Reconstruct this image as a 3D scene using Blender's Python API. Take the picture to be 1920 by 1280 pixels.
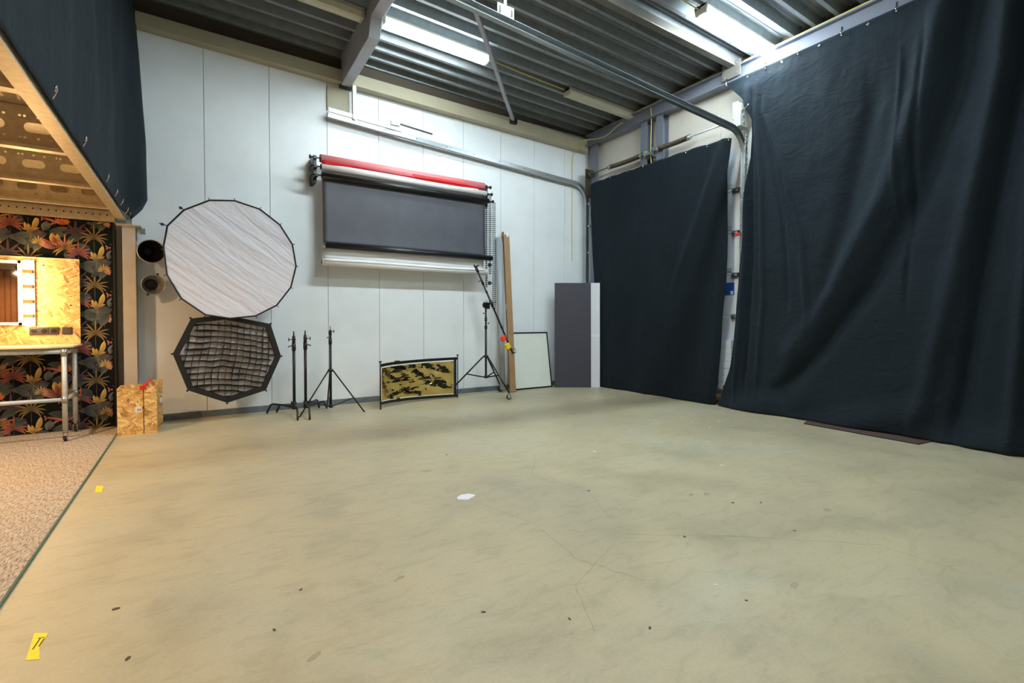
import bpy, bmesh, math, random
from mathutils import Vector, Matrix, noise
random.seed(7)
for o in list(bpy.data.objects): bpy.data.objects.remove(o)
S = bpy.context.scene
COL = S.collection
PI = math.pi

# ------------------------------------------------------------------ camera, world, exposure
EXPOSURE = 0.0
TUBE = 92.0          # emission of a lit fluorescent fixture
WARM = 1.5           # multiplier for the warm lamps under the mezzanine
cam_d = bpy.data.cameras.new('camera'); cam = bpy.data.objects.new('camera', cam_d); COL.objects.link(cam)
cam_d.sensor_width = 36; cam_d.lens = 913.0 / 1920 * 36
cam_d.shift_y = -22.5 / 1920
cam_d.clip_start = 0.02
cam.location = (0, 0, 1.22)
cam.rotation_euler = (math.radians(90 - 1.1), 0, math.radians(-33.1))
S.camera = cam
W = bpy.data.worlds.new('world'); S.world = W; W.use_nodes = True
W.node_tree.nodes['Background'].inputs[0].default_value = (0.8, 0.9, 1.0, 1)
W.node_tree.nodes['Background'].inputs[1].default_value = 0.15
S.view_settings.view_transform = 'Standard'; S.view_settings.look = 'None'
S.view_settings.gamma = 1; S.view_settings.exposure = EXPOSURE; S.view_settings.use_curve_mapping = False
try:
    S.cycles.max_bounces = 8; S.cycles.diffuse_bounces = 5; S.cycles.glossy_bounces = 4
    S.cycles.sample_clamp_indirect = 6
except Exception: pass

def warm_lamp(loc, power, size=0.12, color=(1, .66, .36), rot=(0, 0, 0)):
    l = bpy.data.lights.new('warm_lamp', 'AREA'); l.energy = power * WARM; l.color = color; l.shape = 'DISK'; l.size = size
    o = bpy.data.objects.new('warm_lamp', l); COL.objects.link(o); o.location = loc; o.rotation_euler = rot
    return o
SPOTS = [(-1.75, 5.35), (-1.75, 2.1), (-1.9, -0.6), (-3.3, -1.3), (-2.9, 4.0)]  # the lamp by the slat panel is added to brighten its reflection
for (x, y), p_ in zip(SPOTS, (34, 17, 8, 34, 40)): warm_lamp((x, y, 2.27), p_)

# ------------------------------------------------------------------ helpers
def lin(r, g, b):
    f = lambda c: (c / 255 / 12.92) if c / 255 <= .04045 else ((c / 255 + .055) / 1.055) ** 2.4
    return (f(r), f(g), f(b), 1)

class Nodes:
    def __init__(s, name):
        s.m = bpy.data.materials.new(name); s.m.use_nodes = True
        s.t = s.m.node_tree; s.b = s.t.nodes['Principled BSDF']; s.l = s.t.links
    def n(s, typ, **kw):
        nd = s.t.nodes.new(typ)
        for k, v in kw.items():
            if k in nd.inputs: nd.inputs[k].default_value = v
            else: setattr(nd, k, v)
        return nd
    def link(s, a, b): s.l.new(a, b)
    def coords(s, scale=(1, 1, 1), rot=(0, 0, 0)):
        tc = s.n('ShaderNodeTexCoord'); mp = s.n('ShaderNodeMapping')
        mp.inputs['Scale'].default_value = scale; mp.inputs['Rotation'].default_value = rot
        s.link(tc.outputs['Object'], mp.inputs['Vector']); return mp.outputs[0]
    def tcoords(s, size, ang):
        tc = s.n('ShaderNodeTexCoord'); mp = s.n('ShaderNodeMapping'); mp.vector_type = 'TEXTURE'
        mp.inputs['Scale'].default_value = size; mp.inputs['Rotation'].default_value = (0, math.radians(ang), 0)
        s.link(tc.outputs['Object'], mp.inputs['Vector']); return mp.outputs[0]
    def noise(s, vec, scale, detail=4, rough=.5, dist=0):
        nd = s.n('ShaderNodeTexNoise'); nd.inputs['Scale'].default_value = scale; nd.inputs['Detail'].default_value = detail
        nd.inputs['Roughness'].default_value = rough; nd.inputs['Distortion'].default_value = dist
        s.link(vec, nd.inputs['Vector']); return nd.outputs[0]
    def ramp(s, fac, stops, interp='LINEAR'):
        r = s.n('ShaderNodeValToRGB'); r.color_ramp.interpolation = interp
        e = r.color_ramp.elements
        while len(e) < len(stops): e.new(.5)
        for i, (p, c) in enumerate(stops):
            e[i].position = p; e[i].color = c if len(c) == 4 else (*c, 1)
        s.link(fac, r.inputs[0]); return r.outputs[0]
    def mix(s, fac, a, b, mode='MIX'):
        m = s.n('ShaderNodeMix'); m.data_type = 'RGBA'; m.blend_type = mode
        for sock, v in ((m.inputs[0], fac), (m.inputs[6], a), (m.inputs[7], b)):
            if hasattr(v, 'links'): s.link(v, sock)
            else: sock.default_value = v
        return m.outputs[2]
    def bump(s, h, strength=.3, dist=.01):
        b = s.n('ShaderNodeBump'); b.inputs['Strength'].default_value = strength; b.inputs['Distance'].default_value = dist
        s.link(h, b.inputs['Height']); s.link(b.outputs[0], s.b.inputs['Normal'])
    def col(s, c): 
        if hasattr(c, 'links'): s.link(c, s.b.inputs['Base Color'])
        else: s.b.inputs['Base Color'].default_value = c

def simple(name, rgb, rough=.5, metal=0, nscale=18, var=.12, bump=0.0, spec=.5):
    N = Nodes(name); v = N.coords()
    n = N.noise(v, nscale, 5, .6)
    c = lin(*rgb); d = tuple(x * (1 - var) for x in c[:3]) + (1,); e = tuple(min(1, x * (1 + var)) for x in c[:3]) + (1,)
    N.col(N.ramp(n, [(.3, d), (.7, e)]))
    N.b.inputs['Roughness'].default_value = rough; N.b.inputs['Metallic'].default_value = metal
    N.b.inputs['Specular IOR Level'].default_value = spec
    if bump: N.bump(n, bump, .005)
    return N.m

def emit(name, rgb, strength):
    N = Nodes(name); N.b.inputs['Base Color'].default_value = (.8, .8, .8, 1)
    N.b.inputs['Emission Color'].default_value = (*rgb, 1); N.b.inputs['Emission Strength'].default_value = strength
    return N.m

def root_off(p):
    v = Vector((0, 0, 0))
    while p is not None: v += p.location; p = p.parent
    return v

class MB:
    def __init__(s): s.bm = bmesh.new()
    def quad(s, pts):
        vs = [s.bm.verts.new(p) for p in pts]
        return s.bm.faces.new(vs)
    def box(s, x0, x1, y0, y1, z0, z1, M=None):
        P = [Vector((x, y, z)) for z in (z0, z1) for x, y in ((x0, y0), (x1, y0), (x1, y1), (x0, y1))]
        if M is not None: P = [M @ p for p in P]
        v = [s.bm.verts.new(p) for p in P]
        for f in ((3, 2, 1, 0), (4, 5, 6, 7), (0, 1, 5, 4), (1, 2, 6, 5), (2, 3, 7, 6), (3, 0, 4, 7)):
            s.bm.faces.new([v[i] for i in f])
        return s
    def bar(s, a, b, w, h, up=(0, 0, 1)):
        a = Vector(a); b = Vector(b); d = (b - a); L = d.length; d.normalize()
        u = Vector(up); sd = d.cross(u)
        if sd.length < 1e-4: sd = d.cross(Vector((1, 0, 0)))
        sd.normalize(); u = sd.cross(d).normalized()
        M = Matrix((( sd.x, d.x, u.x, a.x), (sd.y, d.y, u.y, a.y), (sd.z, d.z, u.z, a.z), (0, 0, 0, 1)))
        return s.box(-w / 2, w / 2, 0, L, -h / 2, h / 2, M)
    def cyl(s, a, b, r0, r1=None, n=16, caps=True):
        r1 = r0 if r1 is None else r1
        a = Vector(a); b = Vector(b); d = (b - a).normalized()
        x = d.orthogonal().normalized(); y = d.cross(x)
        A = []; B = []
        for i in range(n):
            t = 2 * PI * i / n; e = x * math.cos(t) + y * math.sin(t)
            A.append(s.bm.verts.new(a + e * r0)); B.append(s.bm.verts.new(b + e * r1))
        for i in range(n):
            f = s.bm.faces.new((A[i], A[(i + 1) % n], B[(i + 1) % n], B[i])); f.smooth = True
        if caps:
            s.bm.faces.new(A[::-1]); s.bm.faces.new(B)
        return s
    def tube(s, pts, r, n=8, closed=False):
        pts = [Vector(p) for p in pts]; rings = []
        N = len(pts); ref = None
        for i, p in enumerate(pts):
            if closed: d = (pts[(i + 1) % N] - pts[i - 1]).normalized()
            else: d = (pts[min(i + 1, N - 1)] - pts[max(i - 1, 0)]).normalized()
            if ref is None: ref = d.orthogonal().normalized()
            ref = (ref - d * ref.dot(d)); 
            if ref.length < 1e-5: ref = d.orthogonal()
            ref.normalize(); y = d.cross(ref)
            rr = r[i] if isinstance(r, (list, tuple)) else r
            rings.append([s.bm.verts.new(p + (ref * math.cos(2 * PI * k / n) + y * math.sin(2 * PI * k / n)) * rr) for k in range(n)])
        for i in range(N if closed else N - 1):
            A = rings[i]; B = rings[(i + 1) % N]
            for k in range(n):
                f = s.bm.faces.new((A[k], A[(k + 1) % n], B[(k + 1) % n], B[k])); f.smooth = True
        if not closed:
            s.bm.faces.new(rings[0][::-1]); s.bm.faces.new(rings[-1])
        return s
    def sph(s, c, r, n=12, sc=(1, 1, 1)):
        res = bmesh.ops.create_uvsphere(s.bm, u_segments=n, v_segments=max(6, n // 2), radius=r)
        for v in res['verts']: v.co = Vector((v.co.x * sc[0], v.co.y * sc[1], v.co.z * sc[2])) + Vector(c)
        for v in res['verts']:
            for f in v.link_faces: f.smooth = True
        return s
    def lathe(s, prof, axis_o, axis_d, n=32, closed_ends=False):
        o = Vector(axis_o); d = Vector(axis_d).normalized(); x = d.orthogonal().normalized(); y = d.cross(x); rings = []
        for (h, r) in prof:
            rings.append([s.bm.verts.new(o + d * h + (x * math.cos(2 * PI * k / n) + y * math.sin(2 * PI * k / n)) * r) for k in range(n)])
        for A, B in zip(rings, rings[1:]):
            for k in range(n):
                f = s.bm.faces.new((A[k], A[(k + 1) % n], B[(k + 1) % n], B[k])); f.smooth = True
        return s
    def prism(s, poly, a, b):
        """poly: list of Vectors (3D); extruded by vector b-a"""
        a = Vector(a); b = Vector(b)
        A = [s.bm.verts.new(Vector(p) + a) for p in poly]; B = [s.bm.verts.new(Vector(p) + b) for p in poly]
        n = len(poly)
        for i in range(n): s.bm.faces.new((A[i], A[(i + 1) % n], B[(i + 1) % n], B[i]))
        s.bm.faces.new(A[::-1]); s.bm.faces.new(B)
        return s
    def grid(s, nu, nv, fn, smooth=True, thick=None):
        V = [[s.bm.verts.new(fn(i / nu, j / nv)) for j in range(nv + 1)] for i in range(nu + 1)]
        for i in range(nu):
            for j in range(nv):
                f = s.bm.faces.new((V[i][j], V[i + 1][j], V[i + 1][j + 1], V[i][j + 1])); f.smooth = smooth
        return s
    def build(s, name, mat, parent=None, solid=0, bevel=0, recalc=True):
        if recalc: bmesh.ops.recalc_face_normals(s.bm, faces=s.bm.faces)
        off = root_off(parent)
        for v in s.bm.verts: v.co -= off
        me = bpy.data.meshes.new(name); s.bm.to_mesh(me); s.bm.free()
        for m in (mat if isinstance(mat, (list, tuple)) else [mat]): me.materials.append(m)
        o = bpy.data.objects.new(name, me); COL.objects.link(o)
        if parent is not None: o.parent = parent
        if solid:
            md = o.modifiers.new('solid', 'SOLIDIFY'); md.thickness = solid; md.offset = 0
        if bevel:
            md = o.modifiers.new('bevel', 'BEVEL'); md.width = bevel; md.segments = 2; md.limit_method = 'ANGLE'
        if name in ('bolt', 'screw', 'barcode', 'slot', 'pen_mark', 'print_mark', 'track_bracket', 'earth_clip'): o['kind'] = 'stuff'
        return o

def thing(name, loc, label, cat, group=None):
    o = bpy.data.objects.new(name, None); COL.objects.link(o); o.location = loc; o.empty_display_size = .1
    o['label'] = label; o['category'] = cat
    if group: o['group'] = group
    return o
def tag(o, label, cat, group=None, kind=None):
    o['label'] = label; o['category'] = cat
    if group: o['group'] = group
    if kind: o['kind'] = kind
    return o
def struct(o, label=None):
    o['kind'] = 'structure'
    if label: o['label'] = label
    return o
def shell(name, loc, label=None):
    o = bpy.data.objects.new(name, None); COL.objects.link(o); o.location = loc; struct(o, label); return o
def copy_tree(o, parent=None):
    c = o.copy(); COL.objects.link(c)
    if parent is not None: c.parent = parent
    for ch in list(o.children): copy_tree(ch, c)
    return c

# ------------------------------------------------------------------ materials
M = {}
def build_materials():
    # concrete floor
    N = Nodes('concrete_floor'); v = N.coords()
    big = N.noise(v, .55, 5, .6, .4); mid = N.noise(v, 2.3, 8, .65, .5); fine = N.noise(v, 60, 4, .6)
    c = N.ramp(big, [(.28, lin(170, 163, 142)), (.5, lin(188, 178, 150)), (.7, lin(190, 186, 166))])
    c2 = N.ramp(mid, [(.28, lin(218, 218, 212)), (.48, lin(246, 246, 243)), (.62, lin(255, 253, 246)), (.8, lin(243, 245, 241))])
    c = N.mix(.7, c, c2, 'MULTIPLY')
    st_ = N.noise(N.coords((1.0, 2.6, 1), (0, 0, .5)), 5.5, 6, .62, .8)
    c = N.mix(.5, c, N.ramp(st_, [(.34, lin(222, 220, 208)), (.5, lin(250, 250, 248)), (.72, lin(255, 253, 246))]), 'MULTIPLY')
    v3 = N.coords((1, 1, 1)); dots = N.n('ShaderNodeTexVoronoi', Scale=1.7); N.link(v3, dots.inputs['Vector'])
    d = N.ramp(dots.outputs['Distance'], [(.0, (.55, .5, .42)), (.055, (.72, .68, .6)), (.085, (1, 1, 1))])
    sel = N.noise(v, 1.1, 2, .5); sel = N.ramp(sel, [(.5, (0, 0, 0)), (.6, (.5, .5, .5))])
    c = N.mix(sel, c, d, 'MULTIPLY')
    f2 = N.ramp(fine, [(.3, (.93, .93, .93)), (.7, (1.03, 1.03, 1.03))])
    c = N.mix(1.0, c, f2, 'MULTIPLY')
    N.col(c)
    r = N.ramp(mid, [(.3, (.38, .38, .38)), (.7, (.55, .55, .55))]); N.link(r, N.b.inputs['Roughness'])
    N.bump(N.noise(v, 25, 6, .6), .06, .004); M['floor'] = N.m
    # panels
    M['panel'] = simple('white_panel', (230, 236, 240), .42, 0, 3, .03)
    M['panel_old'] = simple('cream_panel', (206, 202, 192), .45, 0, 3, .05)
    M['cream'] = simple('cream_trim', (172, 165, 140), .5, 0, 4, .06)
    M['darkband'] = simple('brown_band', (84, 74, 62), .6, 0, 4, .1)
    M['plinth'] = simple('blue_grey_plinth', (104, 114, 120), .55, 0, 14, .16, .1)
    M['joint'] = simple('panel_joint', (164, 168, 168), .6)
    M['white_wall'] = simple('white_paint', (205, 205, 200), .7, 0, 3, .03)
    M['deck'] = simple('galvanised_deck', (136, 144, 148), .42, .25, 9, .14)
    M['galv'] = simple('galvanised_steel', (168, 176, 178), .32, .85, 30, .14)
    M['galv_lit'] = simple('galvanised_pale', (196, 200, 198), .45, .35, 30, .1)  # paler, less metallic galvanised finish
    M['grey_steel'] = simple('grey_painted_steel', (118, 124, 138), .45, .1, 6, .06)
    M['beam_steel'] = simple('beam_grey_paint', (178, 182, 194), .42, .1, 6, .06)
    M['purlin'] = simple('grey_tan_tube', (120, 118, 112), .45, .4, 6, .08)
    M['mezz_steel'] = simple('mezzanine_galvanised', (204, 192, 168), .42, .55, 22, .16)
    M['mezz_plain'] = simple('beige_column_paint', (184, 172, 156), .5, .1, 8, .06)
    M['black'] = simple('black_paint', (26, 26, 27), .38, .2, 20, .2)
    M['black_plastic'] = simple('black_plastic', (18, 18, 19), .45, 0, 20, .2)
    M['chrome'] = simple('chrome', (190, 190, 190), .18, 1, 20, .05)
    M['rubber'] = simple('dark_rubber', (30, 30, 32), .7)
    M['wheel_grey'] = simple('grey_wheel', (150, 152, 154), .45)
    M['lamp_body'] = simple('lamp_housing', (178, 176, 158), .45, 0, 12, .04)
    M['lamp_off'] = simple('unlit_diffuser', (205, 204, 182), .35, 0, 12, .03)
    M['cable'] = simple('yellow_cable', (208, 196, 116), .5)
    M['cable_dark'] = simple('dark_cable', (40, 40, 42), .5)
    M['tape_y'] = simple('yellow_tape', (232, 216, 40), .5, 0, 40, .08)
    M['ink'] = simple('dark_ink', (30, 30, 28), .7)
    M['red'] = simple('red_tape', (205, 30, 24), .45)
    M['orange_p'] = simple('orange_plastic', (232, 70, 34), .45)
    M['yellow_p'] = simple('yellow_plastic', (240, 205, 20), .45)
    M['blue_s'] = simple('blue_sticker', (30, 84, 170), .5)
    M['white_p'] = simple('white_plastic', (235, 235, 232), .45, 0, 8, .02)
    M['door_white'] = simple('door_white', (214, 222, 234), .45, 0, 8, .02)
    M['paper_white'] = simple('white_paper_roll', (238, 238, 238), .6, 0, 5, .02)
    M['paper_red'] = simple('red_paper_roll', (250, 146, 152), .35, 0, 5, .05)  # pink tone paints the lamp glare into the red paper
    M['paper_red_deep'] = simple('red_paper_sheet', (226, 30, 36), .45, 0, 5, .08)
    M['paper_black'] = simple('black_paper_roll', (30, 30, 33), .35, 0, 5, .08)
    M['paper_black_sheet'] = simple('black_paper_sheet', (74, 75, 84), .55, 0, 5, .12, .12)
    M['paper_grey'] = simple('grey_paper_tube', (160, 166, 172), .5, 0, 5, .05)
    M['cardboard'] = simple('cardboard', (152, 120, 86), .7, 0, 12, .08)
    M['cardboard_d'] = simple('cardboard_dark', (128, 92, 56), .7, 0, 12, .08)
    M['board_dark'] = simple('dark_foam_board', (60, 59, 70), .6, 0, 6, .04)
    M['board_white'] = simple('white_foam_board', (214, 217, 226), .6, 0, 6, .02)
    M['diff_panel'] = simple('pale_diffusion_panel', (226, 231, 222), .5, 0, 3, .03)
    M['brown_mat'] = simple('brown_mat_pile', (84, 64, 56), .95, 0, 300, .3, .5)
    M['mat_edge'] = simple('mat_rubber_edge', (40, 34, 32), .8)
    M['socket'] = simple('anthracite_socket', (58, 54, 54), .45, 0, 10, .05)
    M['dark_inside'] = simple('brown_black_enamel', (38, 30, 26), .35, .3)
    M['alu'] = simple('silver_enamel', (196, 192, 186), .3, .6)
    M['spring'] = simple('oily_spring_steel', (96, 88, 74), .42, .8, 60, .3, .3)
    M['rust'] = simple('rusty_steel', (120, 62, 34), .8, .2, 60, .4, .3)
    M['brass_strip'] = simple('ochre_seal', (190, 140, 56), .6)
    M['mirror'] = simple('mirror_glass', (240, 240, 240), .02, 1, 5, .0)
    M['slat'] = simple('brown_wood_slat', (158, 104, 66), .5, 0, 9, .15)
    M['slat_gap'] = simple('dark_felt', (26, 20, 18), .9)
    M['chalk'] = simple('white_chalk', (222, 222, 232), .8, 0, 60, .05)
    M['speck_w'] = simple('pale_speck', (226, 222, 208), .8)
    M['speck_d'] = simple('dark_speck', (80, 70, 54), .8)
    M['crack'] = simple('floor_crack', (150, 138, 114), .8)
    M['stain'] = simple('floor_stain', (160, 151, 126), .6, 0, 30, .15)
    M['carpet_edge'] = simple('green_carpet_backing', (84, 104, 86), .8)
    M['label'] = simple('paper_label', (226, 224, 222), .6)
    M['wallpaper'] = simple('dark_wallpaper', (13, 18, 18), .75, 0, 5, .12, 0, .15)
    M['tube_lit'] = emit('lit_diffuser', (.84, .96, 1.0), TUBE)
    M['tube_dim'] = emit('lit_diffuser_dim', (.84, .96, .98), TUBE * .45)
    M['tube_strong'] = emit('lit_diffuser_strong', (.84, .96, .98), TUBE * 1.9)
    M['tube_mid'] = emit('lit_diffuser_mid', (.84, .96, .98), TUBE * .85)
    M['bulb'] = emit('warm_bulb', (1.0, .66, .30), 130)
    M['spot_lit'] = emit('warm_spot', (1.0, .7, .4), 6)
    # dark fabrics
    for nm, rgb in (('curtain', (26, 36, 44)), ('curtain2', (18, 28, 35))):
        N = Nodes('blue_black_' + nm); v = N.coords()
        n = N.noise(v, 1.3, 5, .6); w = N.noise(v, 900, 2, .5)
        c = lin(*rgb)
        N.col(N.ramp(n, [(.3, tuple(x * .85 for x in c[:3])), (.7, tuple(x * 1.12 for x in c[:3]))]))
        N.b.inputs['Roughness'].default_value = .85; N.b.inputs['Specular IOR Level'].default_value = .2
        N.b.inputs['Sheen Weight'].default_value = .06; N.b.inputs['Sheen Roughness'].default_value = .5
        N.b.inputs['Sheen Tint'].default_value = (.55, .75, 1, 1)
        v2 = N.coords((1, 1, .28)); wr = N.noise(v2, 5, 5, .55, 1.1)
        v3 = N.coords((1, .5, 1.1)); wr2 = N.noise(v3, 7, 4, .5, 1.6)
        a = N.n('ShaderNodeMath', operation='ADD'); N.link(wr, a.inputs[0]); N.link(wr2, a.inputs[1])
        N.bump(a.outputs[0], .35 if nm == 'curtain' else .18, .035)
        M[nm] = N.m
    # dusty lower curtain
    # white crinkled diffusion cloth
    N = Nodes('white_diffusion_cloth'); v = N.coords((1, 1, 1), (0, 0, 0))
    N.col(lin(212, 211, 220)); N.b.inputs['Roughness'].default_value = .75
    vm = N.tcoords((1.2, 1, .17), 36); n = N.noise(vm, 1.5, 3, .5, .7)
    n2 = N.noise(N.coords((1, 1, 1)), 9, 4, .5, .5)
    a = N.n('ShaderNodeMath', operation='MULTIPLY_ADD'); N.link(n2, a.inputs[0]); a.inputs[1].default_value = .12; N.link(n, a.inputs[2])
    N.bump(a.outputs[0], .42, .12); M['cloth'] = N.m
    N = Nodes('grey_diffusion_cloth'); v = N.coords(); n = N.noise(v, 9, 4, .6)
    N.col(N.ramp(n, [(.3, lin(158, 156, 158)), (.7, lin(196, 194, 196))])); N.b.inputs['Roughness'].default_value = .8
    N.bump(n, .6, .02); M['cloth_grey'] = N.m
    # gold foil
    N = Nodes('gold_foil'); v = N.coords((1, 1, 1))
    N.col(lin(226, 200, 132)); N.b.inputs['Metallic'].default_value = 1; N.b.inputs['Roughness'].default_value = .09
    n = N.noise(v, 3.2, 3, .45, 1.2); vo = N.n('ShaderNodeTexVoronoi', Scale=6.0); vo.feature = 'SMOOTH_F1'; N.link(v, vo.inputs['Vector'])
    a = N.n('ShaderNodeMath', operation='MULTIPLY_ADD'); N.link(vo.outputs['Distance'], a.inputs[0]); a.inputs[1].default_value = .35; N.link(n, a.inputs[2])
    N.bump(a.outputs[0], .30, .03); M['gold'] = N.m
    # OSB
    for nm, k, sc in (('osb', 1.0, 1.0), ('osb_pale', 1.0, 1.0)):
        N = Nodes(nm)
        cols = []
        for ang, th in ((12, 0), (-32, 1), (64, 2)):
            v = N.tcoords((.085, .085, .019), ang); nz = N.n('ShaderNodeTexVoronoi', Scale=1.0); N.link(v, nz.inputs['Vector'])
            sp = N.n('ShaderNodeSeparateColor'); N.link(nz.outputs['Color'], sp.inputs[0]); cols.append(sp)
        st = [(0, lin(138, 98, 50)), (.12, lin(188, 142, 80)), (.55, lin(212, 170, 104)), (1, lin(234, 204, 142))]
        c1 = N.ramp(cols[0].outputs[0], st); c2 = N.ramp(cols[1].outputs[0], st); c3 = N.ramp(cols[2].outputs[0], st)
        m1 = N.ramp(cols[1].outputs[1], [(.55, (0, 0, 0)), (.56, (1, 1, 1))]); m2 = N.ramp(cols[2].outputs[1], [(.72, (0, 0, 0)), (.73, (1, 1, 1))])
        N.col(N.mix(m2, N.mix(m1, c1, c2), c3)); N.b.inputs['Roughness'].default_value = .55
        N.bump(cols[0].outputs[1], .15, .004); M[nm] = N.m
    # wood ply top edge
    M['ply'] = simple('pale_laminate_top', (226, 206, 168), .4, 0, 10, .05)
    # carpet
    N = Nodes('woven_carpet'); v = N.coords((1, 1, 1), (0, 0, 0))
    wv = N.n('ShaderNodeTexWave', Scale=11.0, Distortion=1.2); wv.inputs['Detail Scale'].default_value = 3; wv.bands_direction = 'X'; N.link(v, wv.inputs['Vector'])
    vs = N.coords((120, 26, 1)); n = N.noise(vs, 1, 3, .6)
    v4 = N.coords((60, 14, 1), (0, 0, .12)); n4 = N.noise(v4, 1, 3, .6)
    c = N.ramp(n, [(.32, lin(108, 95, 84)), (.46, lin(176, 163, 147)), (.7, lin(208, 195, 177))])
    c = N.mix(.55, c, N.ramp(n4, [(.35, (.62, .6, .6)), (.55, (1, 1, 1))]), 'MULTIPLY')
    N.col(c); N.b.inputs['Roughness'].default_value = .95; N.b.inputs['Specular IOR Level'].default_value = .1
    N.bump(n, .6, .006); M['carpet'] = N.m
    # printed leaves (vertex colours)
    N = Nodes('printed_leaves'); at = N.n('ShaderNodeAttribute'); at.attribute_name = 'Col'
    N.link(at.outputs[0], N.b.inputs['Base Color']); N.b.inputs['Roughness'].default_value = .6; M['print'] = N.m
build_materials()

def zdeck(x): return 5.0 - .028 * x          # underside of the deck flanges
# ------------------------------------------------------------------ floor
X0, X1, Y0, Y1 = -5.5, 6.62, -3.6, 7.3
fl = struct(MB().box(X0, X1, Y0, Y1, -.1, 0).build('floor', M['floor']), 'worn beige concrete floor')
def flat_blob(cx, cy, rx, ry, ang, n=18, jit=.15, z=.0012):
    P = []
    for i in range(n):
        t = 2 * PI * i / n; k = 1 + random.uniform(-jit, jit)
        x, y = rx * k * math.cos(t), ry * k * math.sin(t)
        P.append(Vector((cx + x * math.cos(ang) - y * math.sin(ang), cy + x * math.sin(ang) + y * math.cos(ang), 0)))
    return P
mb = MB(); mb.prism(flat_blob(1.555, 2.975, .068, .05, .2), (0, 0, .0), (0, 0, .0015))
mb.build('chalk_patch', M['chalk'], fl)
mb = MB()
for (cx, cy, r) in [(5.0, 3.7, .012), (4.7, 4.0, .01), (4.3, 3.0, .012), (3.1, 3.35, .012), (4.9, 3.4, .01), (5.3, 3.55, .012), (3.7, 2.45, .012), (2.9, 4.9, .012), (1.4, 1.0, .006), (5.05, 3.9, .007), (5.2, 3.3, .008), (2.0, 1.35, .006)]:
    mb.prism(flat_blob(cx, cy, r * 1.6, r, random.uniform(0, 3), 8, .3), (0, 0, 0), (0, 0, .002))
o = mb.build('pale_speck', M['speck_w'], fl); o['kind'] = 'stuff'
mb = MB()
for (cx, cy, r) in [(.39, 2.35, .008), (1.0, 1.75, .007), (1.27, 1.52, .006), (3.0, 1.9, .008), (3.16, 1.8, .007), (2.35, 2.6, .007), (-.29, 2.62, .010), (-.215, 2.21, .009), (.25, 2.1, .006), (2.0, 1.2, .005), (1.5, 1.3, .006), (2.3, 1.75, .007), (1.9, 4.0, .008), (.5, 1.3, .007), (2.9, 1.45, .006)]:
    mb.prism(flat_blob(cx, cy, r * 1.5, r * .8, random.uniform(0, 3), 8, .3), (0, 0, 0), (0, 0, .002))
o = mb.build('dark_speck', M['speck_d'], fl); o['kind'] = 'stuff'
mb = MB()
def crack(pts, w=.0016):
    pts2 = []
    for a, b in zip(pts, pts[1:]):
        for k in range(7):
            t = k / 7; pts2.append(Vector((a[0] + (b[0] - a[0]) * t + random.uniform(-.008, .008), a[1] + (b[1] - a[1]) * t + random.uniform(-.008, .008), .0008)))
    pts2.append(Vector((*pts[-1], .0008)))
    for a, b in zip(pts2, pts2[1:]):
        d = (b - a); 
        if d.length < 1e-4: continue
        s_ = Vector((-d.y, d.x, 0)).normalized() * w
        mb.quad([a - s_, b - s_, b + s_, a + s_])
crack([(2.05, 1.95), (2.6, 1.55), (3.1, 1.1), (3.1, .75)]); crack([(1.55, 2.9), (1.7, 2.35), (1.62, 1.9), (1.75, 1.55)])
crack([(2.6, 3.6), (2.2, 3.1), (2.35, 2.6), (2.15, 2.2)], .0013); crack([(1.9, 1.9), (1.45, 1.7), (1.3, 1.4)], .0012)
o = mb.build('crack', M['crack'], fl, recalc=False); o['kind'] = 'stuff'
mb = MB()
for (cx, cy, rx, ry, a) in [(.55, 1.38, .035, .012, .2), (.72, 1.4, .02, .014, 1), (.4, 1.2, .03, .01, .9), (.35, 1.85, .03, .012, .6), (3.0, 2.1, .03, .018, .4), (2.9, 2.15, .03, .012, .2), (.66, 1.45, .014, .01, .2), (.8, 2.2, .03, .012, .3), (.25, 1.55, .02, .008, .8), (2.3, 1.15, .03, .015, .3), (3.4, 1.5, .04, .02, .3)]:
    mb.prism(flat_blob(cx, cy, rx, ry, a, 14, .25), (0, 0, 0), (0, 0, .0008))
o = mb.build('scuff_mark', M['stain'], fl); o['kind'] = 'stuff'

# ------------------------------------------------------------------ back wall of sandwich panels
wb = shell('wall_back', (3, 7.3, 0), 'wall of tall white sandwich panels')
MB().box(X0, X1, 7.262, 7.4, 0, 5.3).build('wall_core', M['joint'], wb)
seams = [-.61, .124, .863, 1.60, 2.339, 3.05, 3.761, 4.493, 5.203, 5.92, 6.6]
for a, b in zip(seams, seams[1:]):
    MB().box(a + .003, b - .003, 7.25, 7.263, .075, 4.78).build('wall_panel', M['panel'], wb, bevel=.003)
MB().box(-.62, 6.6, 7.244, 7.262, 4.78, 5.25).build('upper_band', M['darkband'], wb)
# patch plate by the rafter and cream trim
MB().box(1.60, 1.905, 7.225, 7.25, 4.19, 4.53).build('patch_plate', M['cream'], wb)
sk = struct(MB().box(-.56, 6.5, 7.236, 7.262, 0, .078).build('baseboard_back', M['plinth']), 'blue-grey plinth strip along the white wall')
def slbox(mbx, x0, x1, y0, y1, zb0, zb1, zt0, zt1):
    P = [(x0, y0, zb0), (x1, y0, zb1), (x1, y1, zb1), (x0, y1, zb0), (x0, y0, zt0), (x1, y0, zt1), (x1, y1, zt1), (x0, y1, zt0)]
    v = [mbx.bm.verts.new(p) for p in P]
    for f in ((3, 2, 1, 0), (4, 5, 6, 7), (0, 1, 5, 4), (1, 2, 6, 5), (2, 3, 7, 6), (3, 0, 4, 7)): mbx.bm.faces.new([v[i] for i in f])
mb = MB(); slbox(mb, -.62, 6.38, 7.10, 7.25, 4.632, 4.455, 4.775, 4.668)
struct(mb.build('trim_1', M['cream']), 'cream sheet-metal cornice above the white panels')

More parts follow.
